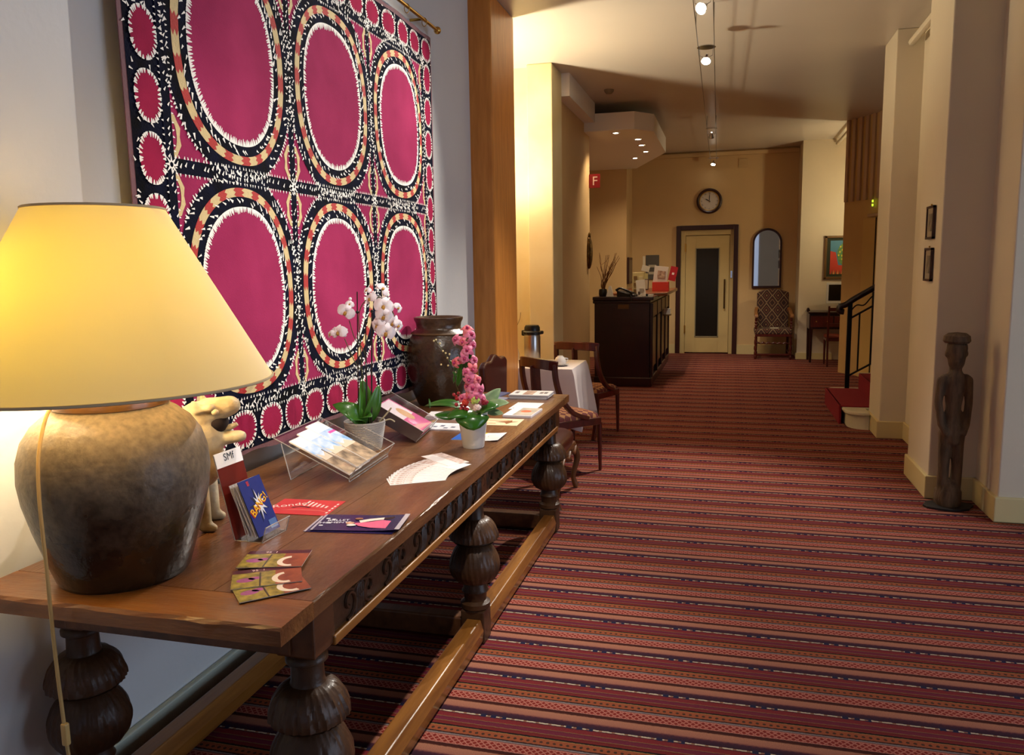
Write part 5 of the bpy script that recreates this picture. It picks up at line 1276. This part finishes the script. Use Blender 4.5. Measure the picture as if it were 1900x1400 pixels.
MB().prism(ctop, .045, Matrix.Translation((0, 0, 1.125))).build('counter_top', M_desktop, DK, bevel=.008)
for k in range(4):
    y_ = .12 + k * .70; MB().bx(DW, DW + .022, y_, y_ + .56, .22, .86).build('front_panel', M_deskpan, DK, bevel=.008)
for k in range(5):
    y_ = .02 + k * .70; MB().bx(DW, DW + .04, y_, y_ + .07, .12, 1.06).build('pilaster', M_mahdk, DK, bevel=.006)
MB().bx(DW, DW + .03, .10, DL, .88, 1.06).build('frieze', M_deskpan, DK, bevel=.006)
MB().bx(.30, .44, -.006, 0, .99, 1.045).build('name_plate', mat('tarnished_plate', '6a4a28', .35, metal=.5), DK, bevel=.002)
DZ = 1.145
# things on the desk
def rel(x, y, z=DZ): return (-1.66 + x, 10.15 + y, z)
VT = thing('vase_with_twigs', 'dark low vase of curly brown twigs at the left end of the desk', 'vase', rel(.095, .10))
MB().lathe([(0, 0), (.045, 0), (.055, .03), (.052, .085), (.045, .095)], 24, caps=False).build('vase_body', mat('dark_vase', '1a1210', .3), VT, smooth=True)
M_twg = mat('curly_twig', '7a4c24', .7, var=.3, vscale=20)
rt = random.Random(5)
for k in range(17):
    a = rt.uniform(0, 6.28); sp_x = rt.uniform(-.10, .24); sp_y = rt.uniform(-.08, .08); hgt = rt.uniform(.28, .50)
    pts = [Vector((.02 * math.cos(a), .02 * math.sin(a), .06))]
    for q in range(1, 6): f = q / 5; pts.append(Vector((sp_x * f ** 1.4 + rt.uniform(-.018, .018), sp_y * f + rt.uniform(-.015, .015), .06 + hgt * f)))
    pp = smoothpts(pts, 4); MB().tube(pp, [.0065 * (1 - .65 * i / len(pp)) for i in range(len(pp))], 5).build('twig', M_twg, VT, smooth=True)
    if k < 5:
        e = pp[len(pp) * 2 // 3]; e2 = e + Vector((rt.uniform(-.03, .10), 0, rt.uniform(.05, .10))); MB().tube([e, (e + e2) / 2 + Vector((.015, 0, 0)), e2], .0022, 5).build('twig', M_twg, VT)
TCd = thing('tent_card', 'white folded tent card beside the twig vase on the desk', 'card', rel(.19, .06))
MB().prism([(-.05, 0), (.05, 0), (.012, .135), (-.012, .135)], .002, Matrix.Rotation(PI / 2, 4, 'X') @ Matrix.Translation((0, 0, 0))).build('card_front', pm('e6e2da'), TCd)
MB().add([(-.05, 0, 0), (.05, 0, 0), (.012, .04, .135), (-.012, .04, .135), (-.05, .002, 0), (.05, .002, 0), (.012, .042, .135), (-.012, .042, .135)], [(0, 1, 2, 3), (7, 6, 5, 4), (0, 4, 5, 1), (1, 5, 6, 2), (2, 6, 7, 3), (3, 7, 4, 0)]).build('card_back', pm('e6e2da'), TCd)
PH = thing('desk_phone', 'black desk telephone with its handset on the dark desk', 'telephone', rel(.40, .06), -.15)
MB().add([(-.11, -.06, 0), (.13, -.06, 0), (.13, .10, 0), (-.11, .10, 0), (-.11, -.06, .075), (.13, -.06, .02), (.13, .10, .03), (-.11, .10, .085)], [(3, 2, 1, 0), (4, 5, 6, 7), (0, 1, 5, 4), (1, 2, 6, 5), (2, 3, 7, 6), (3, 0, 4, 7)]).build('base', M_black, PH, bevel=.008)
MB().tube(smoothpts([Vector((-.12, -.05, .075)), Vector((-.07, -.05, .105)), Vector((.03, -.05, .075)), Vector((.09, -.05, .045))]), [.018] * 3 + [.014] * 12 + [.018] * 4, 10).build('handset', M_black, PH, smooth=True)
kp = MB()
for i in range(4):
    for j in range(3): kp.box((.0 + i * .025, .03 + j * .025, .066 - i * .006), (.015, .015, .012))
kp.build('keypad', mat('key_grey', '50504e', .5), PH)
MB().tube(smoothpts([Vector((.06, -.05, .03)), Vector((.09, -.10, .0)), Vector((.10, -.115, -.05)), Vector((.085, -.105, .0))]), .006, 6).build('cord', M_black, PH, smooth=True)
RK = thing('card_rack', 'tall cream card rack tower with small cards on the desk', 'rack', rel(.52, .35))
M_rack = mat('cream_rack', 'd8c890', .5)
MB().bx(-.075, .075, -.03, .03, 0, .30).build('tower', M_rack, RK, bevel=.004)
for k in range(3): MB().box((-.035, -.034, .06 + k * .085), (.045, .012, .045)).build('card', pm('8a6a40'), RK); MB().box((.035, -.034, .05 + k * .085), (.05, .012, .055)).build('card', pm('e8dcb0'), RK)
MB().box((.005, -.02, .36), (.10, .012, .075), 0, Matrix.Rotation(.25, 4, 'Y')).build('top_card', pm('e8e4d4'), RK)
MB().box((.07, 0, .42), (.03, .01, .17)).build('top_strip', pm('d8d0b8'), RK)
MB().box((.10, -.03, .25), (.05, .01, .075), .4).build('side_card', pm('ece0a0'), RK)
WC_ = thing('display_card', 'white display card with two small pictures leaning on the desk', 'card', rel(.585, .10))
MB().box((0, 0, .105), (.115, .004, .21), 0, Matrix.Rotation(-.10, 4, 'Y') @ Matrix.Rotation(-.2, 4, 'X')).build('card', pm('dcd6cc'), WC_)
for (a, z) in ((-.025, .045), (.025, .075)): MB().box((a, -.005, z), (.025, .003, .035), 0, Matrix.Rotation(-.10, 4, 'Y') @ Matrix.Rotation(-.2, 4, 'X')).build('picture', pm('4a3a34'), WC_)
MB().box((0, .03, .05), (.05, .05, .10)).build('support', pm('c8c0b4'), WC_)
WB_ = thing('note_block', 'small white note block at the desk corner', 'note block', rel(.70, .14)); MB().box((0, 0, .012), (.07, .06, .024)).build('paper_block', pm('eeeae2'), WB_, bevel=.002)
MB().box((-.05, .0, .015), (.025, .04, .03)).build('clip', M_black, WB_)
RB = thing('brochure_holder', 'red brochure box filled with leaflets at the desk corner', 'brochure holder', rel(.74, 1.35, 1.17))
MB().bx(-.13, .10, -.06, .06, 0, .13).build('red_box', pm('b83020'), RB, bevel=.004)
for k in range(3):
    Mk = Matrix.Translation((-.03, .02 - k * .025, .10)) @ Matrix.Rotation(.12, 4, 'Y') @ Matrix.Rotation(.15, 4, 'X')
    MB().box((0, 0, .12), (.19, .004, .26), 0, Mk).build('leaflet', pm('d8d2cc'), RB)
MB().box((-.03, -.058, .255), (.11, .004, .14), 0, Matrix.Rotation(.12, 4, 'Y')).build('leaflet_photo', mat('print_brown_photo', '6a4434', .4, var=.7, vscale=30, col2='c0a490'), RB)
MB().box((.10, -.03, .27), (.10, .005, .20), 0, Matrix.Rotation(.22, 4, 'Y')).build('red_leaflet', pm('a81c24'), RB)
MB().box((.10, -.034, .27), (.03, .005, .03), 0, Matrix.Rotation(.22, 4, 'Y')).build('leaflet_mark', pm('f0e0e0'), RB)
DF = thing('photo_stand', 'small dark framed photo on the desk behind the display card', 'photo', rel(.48, 1.6, 1.17))
MB().box((0, 0, .09), (.10, .02, .16), 0, Matrix.Rotation(-.2, 4, 'X')).build('frame', M_dkframe, DF, bevel=.003); MB().box((0, -.012, .09), (.075, .004, .13), 0, Matrix.Rotation(-.2, 4, 'X')).build('picture', pm('8a7a64'), DF)
SH = thing('leaflet_shelf', 'small pile of white leaflets on a ledge at the desk front', 'ledge', rel(DW + .03, 1.8, .80))
MB().bx(0, .11, -.10, .10, 0, .02).build('ledge_board', M_deskpan, SH, bevel=.003); MB().bx(.01, .10, -.08, .08, .02, .10).build('paper_pile', pm('d8d0c0'), SH)
# wall items near the desk
OV = thing('wall_ornament', 'oval gilt relief hanging on the cream wall end before the desk', 'ornament', (-1.69, 9.86, 1.70))
MB().ball((0.012, 0, 0), 1, 20, 14, (.045, .085, .20)).build('relief', mat('tarnished_gilt', '7a5c2c', .35, metal=.8, var=.6, vscale=20, col2='4a3418', bump=.6, bscale=40), OV, smooth=True)
MB().ball((.02, 0, .21), .03, 12, 8, (.6, 1, 1.3)).build('crest', mat('tarnished_gilt', '7a5c2c', .35), OV, smooth=True)
FS = thing('fire_sign', 'dark red flag sign with a white F projecting from the wall end', 'sign', (-1.62, 9.93, 2.565))
MB().box((0, 0, 0), (.135, .012, .165)).build('plate', pm('7a1018'), FS, bevel=.002)
text('sign_letter', 'F', .15, pm('d8b8b0'), FS, Matrix.Translation((.005, -.0075, -.004)) @ Matrix.Rotation(PI / 2, 4, 'X'), .0006)
GS = thing('wall_plaque', 'grey plaque with two pale labels on the wall behind the desk', 'plaque', (-1.30, 14.19, 1.50))
MB().box((0, -.008, 0), (.23, .016, .42)).build('plate', pm('5a5650'), GS, bevel=.003)
for z in (.02, -.10): MB().box((0, -.018, z), (.13, .004, .045)).build('label_strip', pm('b8b09c'), GS)
DP = thing('wall_panel', 'narrow dark framed picture seen edge on behind the desk', 'picture', (-1.655, 13.75, 1.45))
MB().bx(0, .03, -.25, .25, -.22, .22).build('frame', M_dkframe, DP, bevel=.004); MB().bx(.03, .033, -.21, .21, -.18, .18).build('canvas', pm('6a5a48'), DP)
VN = thing('air_vent', 'small painted ventilation grille high on the end wall', 'vent', (.18, 14.195, 3.20))
MB().box((0, -.005, 0), (.14, .01, .14)).build('grille_frame', M_cream, VN, bevel=.002)
for k in range(5): MB().box((0, -.012, -.05 + k * .025), (.11, .008, .010)).build('slat', M_cream, VN)

# ------------------------------------------------------------------ wall clock at ten
CK = thing('wall_clock', 'round wall clock with dark wooden rim above the door', 'clock', (-.355, 14.195, 2.595))
RX = Matrix.Rotation(PI / 2, 4, 'X')
def lathe_y(prof, seg, name, m, parent):
    o = MB().lathe(prof, seg, caps=False).build(name, m, parent, smooth=True); o.data.transform(RX); return o
lathe_y([(.158, .012), (.165, .034), (.185, .045), (.208, .036), (.212, .0)], 56, 'rim', M_dkframe, CK)
lathe_y([(.150, .016), (.160, .030), (.168, .030)], 56, 'brass_bezel', M_brass, CK)
lathe_y([(0, .014), (.160, .014)], 48, 'dial', pm('cfc4b4', .4), CK)
ROM = ['XII', 'I', 'II', 'III', 'IIII', 'V', 'VI', 'VII', 'VIII', 'IX', 'X', 'XI']
for k in range(12):
    a = PI / 2 - k * PI / 6
    text('numeral', ROM[k], .032, pm('2a2220'), CK, RX @ Matrix.Translation((.128 * math.cos(a), .128 * math.sin(a), .0150)) @ Matrix.Rotation(a - PI / 2, 4, 'Z'), .0004, sx=.8)
def hand(a, L_, w_, name):
    d = Vector((math.cos(a), math.sin(a))); s2 = Vector((-d.y, d.x))
    p_ = [-d * .02 + s2 * w_ * .6, -d * .02 - s2 * w_ * .6, d * L_ * .6 - s2 * w_, d * L_, d * L_ * .6 + s2 * w_]
    MB().prism([(v.x, v.y) for v in p_], .002, RX @ Matrix.Translation((0, 0, .017))).build(name, pm('1a1412'), CK)
hand(PI / 2 + 2 * PI / 6 - .0, .082, .007, 'hour_hand'); hand(PI / 2 - .02, .125, .006, 'minute_hand')
lathe_y([(0, .022), (.008, .020), (.008, .015)], 12, 'hub', M_brass, CK)

# ------------------------------------------------------------------ arched mirror
MR = thing('arched_mirror', 'tall arched mirror with dark frame hanging above the patterned armchair', 'mirror', (.60, 14.19, 0))
def archp(hw, z0, z1, n=20): return [(-hw, z0), (hw, z0)] + [(hw * math.cos(PI * k / n), z1 - hw + hw * math.sin(PI * k / n)) for k in range(n + 1)]
MB().prism(archp(.205, 1.16, 2.08), .012, RX).build('mirror_glass', mat('mirror_silver', 'c8c4be', .02, metal=1.0), MR)
o_ = archp(.235, 1.125, 2.115); i_ = archp(.205, 1.16, 2.08); n = len(o_); vs = []; fs = []
for z in (.0, .035): vs += [RX @ Vector((x, y, z)) for x, y in o_] + [RX @ Vector((x, y, z)) for x, y in i_]
for k in range(n):
    k2 = (k + 1) % n
    fs += [(2 * n + k, 2 * n + k2, 3 * n + k2, 3 * n + k), (k, n + k, n + k2, k2), (k, k2, 2 * n + k2, 2 * n + k), (n + k, 3 * n + k, 3 * n + k2, n + k2)]
MB().add(vs, fs).build('frame', M_dkframe, MR, weld=True)

# ------------------------------------------------------------------ patterned armchair
def diamond_material():
    m = bpy.data.materials.new('diamond_tapestry_cloth'); m.use_nodes = True; t = m.node_tree; L = t.links; b = t.nodes['Principled BSDF']; b.inputs['Roughness'].default_value = .9
    tc = nn(t, 'ShaderNodeTexCoord'); sp = nn(t, 'ShaderNodeSeparateXYZ'); L.new(tc.outputs['Object'], sp.inputs[0])
    def mth(op, a, b_=None):
        n = nn(t, 'ShaderNodeMath', operation=op)
        for i, x in enumerate((a, b_)):
            if x is None: continue
            if isinstance(x, (int, float)): n.inputs[i].default_value = x
            else: L.new(x, n.inputs[i])
        return n.outputs[0]
    zz = mth('ADD', sp.outputs[2], sp.outputs[1])
    fx = mth('ABSOLUTE', mth('SUBTRACT', mth('FRACT', mth('DIVIDE', mth('ADD', sp.outputs[0], 10.09), .18)), .5)); fz = mth('ABSOLUTE', mth('SUBTRACT', mth('FRACT', mth('DIVIDE', mth('ADD', zz, 10.0), .24)), .5))
    d = mth('ADD', fx, fz)
    cr = nn(t, 'ShaderNodeValToRGB'); L.new(d, cr.inputs[0]); r = cr.color_ramp; r.interpolation = 'CONSTANT'
    st = [(0, '8a6a48'), (.08, '3a2420'), (.22, '7a4a34'), (.28, '3a2622'), (.44, 'a08864'), (.50, '4a3028'), (.62, '3a2420'), (.72, '8a6a4c'), (.78, '3a2420')]
    while len(r.elements) < len(st): r.elements.new(.5)
    for e, (p_, c_) in zip(r.elements, st): e.position = p_; e.color = (*lin(c_), 1)
    L.new(cr.outputs[0], b.inputs['Base Color']); return m
M_dia = diamond_material()
AC = thing('armchair', 'high backed armchair with dark diamond upholstery and turned legs below the mirror', 'armchair', (.70, 13.72, 0))   # faces -y
bkp = [(-.25, .44), (.25, .44), (.25, 1.06)] + [(.25 - .5 * k / 10, 1.06 + .06 * math.sin(PI * k / 10)) for k in range(1, 10)] + [(-.25, 1.06)]
MB().prism(bkp, .07, Matrix.Translation((0, .22, 0)) @ RX).build('backrest', M_dia, AC, bevel=.02, weld=True)
MB().bx(-.29, .29, -.29, .20, .40, .49).build('seat', M_dia, AC, bevel=.025)
MB().bx(-.28, .28, -.28, .20, .365, .41).build('seat_rail', M_mah, AC, bevel=.006)
turn = [(.016, 0), (.022, .02), (.026, .04), (.016, .06), (.024, .08), (.024, .11), (.015, .13), (.026, .16), (.026, .20), (.015, .22), (.024, .25), (.022, .30), (.016, .33), (.024, .36)]
for x in (-.27, .27):
    MB().lathe(turn, 16, (x, -.26, 0)).build('front_leg', M_mah, AC, smooth=True)
    MB().tube([(x * .92, .19, .38), (x * .92, .24, 0)], .02, rect=(.04, .04)).build('rear_leg', M_mah, AC, bevel=.004)
    MB().lathe([(r * .85, .49 + z * .55) for r, z in turn], 14, (x, -.24, 0)).build('arm_support', M_mah, AC, smooth=True)
    MB().tube(smoothpts([Vector((x * .93, .17, .80)), Vector((x, .0, .74)), Vector((x, -.20, .70)), Vector((x, -.31, .715)), Vector((x, -.33, .675))]), .026, rect=(.05, .038)).build('armrest', mat('light_arm_wood', '8a5a30', .35), AC, bevel=.01)
sw = [(-.26 + .52 * k / 24, -.26, .26 + .008 * math.sin(k * 1.6)) for k in range(25)]
MB().tube(sw, [.013 + .005 * math.sin(k * 1.6) for k in range(25)], 8).build('front_stretcher', M_mah, AC, smooth=True)
MB().bx(-.26, .26, -.275, -.245, .06, .09).build('low_stretcher', M_mah, AC, bevel=.005)
for x in (-.25, .25): MB().bx(x - .013, x + .013, -.25, .21, .09, .12).build('side_stretcher', M_mah, AC, bevel=.004)
FD = thing('folded_leaflet', 'small white leaflet lying on the armchair seat', 'leaflet', (.72, 13.60, .4905)); MB().box((0, 0, .004), (.13, .09, .008)).build('paper', pm('d8d0b8'), FD)

# ------------------------------------------------------------------ writing bureau, monitor, chair, painting
BU = thing('writing_bureau', 'dark mahogany writing bureau with drawers below the painting', 'bureau', (1.50, 13.26, 0))
MB().bx(-.30, .42, -.22, .26, .52, .76).build('carcass', M_mahdk, BU, bevel=.006)
MB().bx(-.32, .44, -.25, .27, .76, .785).build('desk_top', M_mahdk, BU, bevel=.006)
for x in (-.27, .38):
    for y in (-.20, .22): MB().tube([(x, y, .54), (x, y, 0)], [.026, .018], 10).build('leg', M_mahdk, BU, smooth=True)
for k in range(2):
    dr = MB().bx(-.28 + k * .34, .04 + k * .34, -.235, -.22, .55, .72).build('drawer', M_mah, BU, bevel=.006)
    for x in (-.20 + k * .34, -.04 + k * .34): MB().ball((x, -.242, .64), .010, 10, 8).build('knob', M_brass, dr, smooth=True)
MB().tube(smoothpts([Vector((-.32, -.20, .785)), Vector((-.335, -.21, .82)), Vector((-.32, -.19, .84)), Vector((-.30, -.17, .80))]), .012, 8).build('scroll', M_mahdk, BU, smooth=True)
MO = thing('computer_monitor', 'flat computer monitor with silver rim and black screen on the bureau', 'monitor', (1.66, 13.22, .785))
MB().bx(-.21, .24, -.02, .02, .12, .44).build('casing', mat('silver_plastic', 'c8c8c4', .35), MO, bevel=.006)
MB().bx(-.18, .21, -.024, -.018, .165, .41).build('screen', mat('dark_screen', '0a0c0b', .12), MO)
MB().bx(-.03, .06, .0, .04, .02, .14).build('neck', M_black, MO, bevel=.004); MB().lathe([(0, 0), (.11, 0), (.11, .012), (.03, .03), (0, .03)], 24, (.015, .02, 0), caps=False).build('foot', M_black, MO, smooth=True)
KB = thing('keyboard', 'grey keyboard lying before the monitor on the bureau', 'keyboard', (1.56, 13.08, .785)); MB().box((0, 0, .010), (.20, .12, .018)).build('key_tray', mat('key_grey2', '8a8478', .5), KB, bevel=.004)
ks = MB()
for i in range(9):
    for j in range(4): ks.box((-.085 + i * .021, -.04 + j * .026, .021), (.016, .020, .006))
ks.build('keys', pm('b8b2a4'), KB, kind='stuff')
DC = thing('side_chair', 'slim mahogany chair with red seat drawn up to the bureau', 'chair', (1.60, 12.76, 0))   # faces +y
MB().bx(-.20, .20, -.19, .19, .42, .46).build('seat', mat('red_seat', '6a2414', .6), DC, bevel=.015)
MB().bx(-.20, .20, -.19, .19, .38, .42).build('seat_rail', M_mah, DC, bevel=.005)
for x in (-.18, .18):
    MB().tube([(x, .17, .40), (x, .17, 0)], [.018, .013], 8).build('front_leg', M_mah, DC, smooth=True)
    MB().tube(smoothpts([Vector((x, -.25, .90)), Vector((x, -.19, .45)), Vector((x, -.24, 0))]), .015, rect=(.028, .028)).build('rear_post', M_mah, DC, bevel=.004)
for z in (.62, .85): MB().tube([(-.18, -.235 + (.04 if z < .7 else 0), z), (.18, -.235 + (.04 if z < .7 else 0), z)], .012, rect=(.018, .05)).build('back_slat', M_mah, DC, bevel=.004)
PT = thing('framed_painting', 'framed painting of a green round tree over red ground with dots', 'painting', (1.70, 13.545, 1.61))
hw, hh = .265, .335
fr = MB(); fr.bx(-hw, hw, -.035, 0, hh - .035, hh); fr.bx(-hw, hw, -.035, 0, -hh, -hh + .035); fr.bx(-hw, -hw + .035, -.035, 0, -hh, hh); fr.bx(hw - .035, hw, -.035, 0, -hh, hh)
fr.build('frame', mat('gilt_brown_frame', '6a4c24', .4, metal=.3), PT, bevel=.005)
MB().bx(-hw + .035, hw - .035, -.012, 0, -hh + .035, hh - .035).build('mount', mat('green_mount', '2a3018', .7), PT)
cw, ch = hw - .085, hh - .075
def pp(poly_, m, off): MB().prism(poly_, .001, Matrix.Translation((0, -off, 0)) @ RX).build('painted_shape', m, PT)
pp([(-cw, -ch), (cw, -ch), (cw, ch), (-cw, ch)], pm('4a86a0', .5), .013)
pp([(-cw, -ch), (cw, -ch), (cw, -ch + .12), (-.06, -ch + .14), (-.10, .08), (-cw, .10)], pm('c03a22', .5), .015)
pp(ell(.07, .05, .15, .19, 24), mat('painted_green', '3c7a44', .5, var=.6, vscale=20, col2='7aa050'), .017)
for k in range(26):
    a = k * 2.4; rr = .16 * math.sqrt(k / 26); pp(ell(.07 + rr * math.cos(a) * .85, .08 + rr * math.sin(a), .012, .016, 8), pm('d8c840', .5), .019)
for k in range(6): pp([(-cw + .02 + k * .03, -ch), (-cw + .035 + k * .03, -ch), (-cw + .03 + k * .03, -ch + .07)], pm('d0c060' if k % 2 else '2a6a3a', .5), .0185)
WS = thing('assumed_sconce', 'small assumed brass wall lamp, unseen in the bay beyond the lift', 'wall lamp', (2.30, 12.35, 2.05))  # assumed lamp, hidden by the lift wall; added to light the painting wall
MB().lathe([(0, -.06), (.05, -.05), (.05, .05), (0, .06)], 20, caps=False).build('back_plate', M_brass, WS, smooth=True); MB().lathe([(.05, -.08), (.10, .06)], 20, (-.16, 0, .04), caps=False).build('shade', M_brass, WS, smooth=True)
MB().tube([(0, 0, 0), (-.10, 0, -.04), (-.16, 0, -.03)], .008, 8).build('arm', M_brass, WS)
point('assumed_sconce_light', (2.10, 12.35, 2.20), 34, (1.0, .88, .58), .05)
# smoke detector and light streak lamps
SD = thing('smoke_detector', 'small round detector on the ceiling before the dropped panel', 'detector', (-1.30, 8.95, H))
MB().lathe([(0, -.045), (.03, -.042), (.05, -.02), (.055, 0)], 20, caps=False).build('housing', pm('8a7a60'), SD, smooth=True)
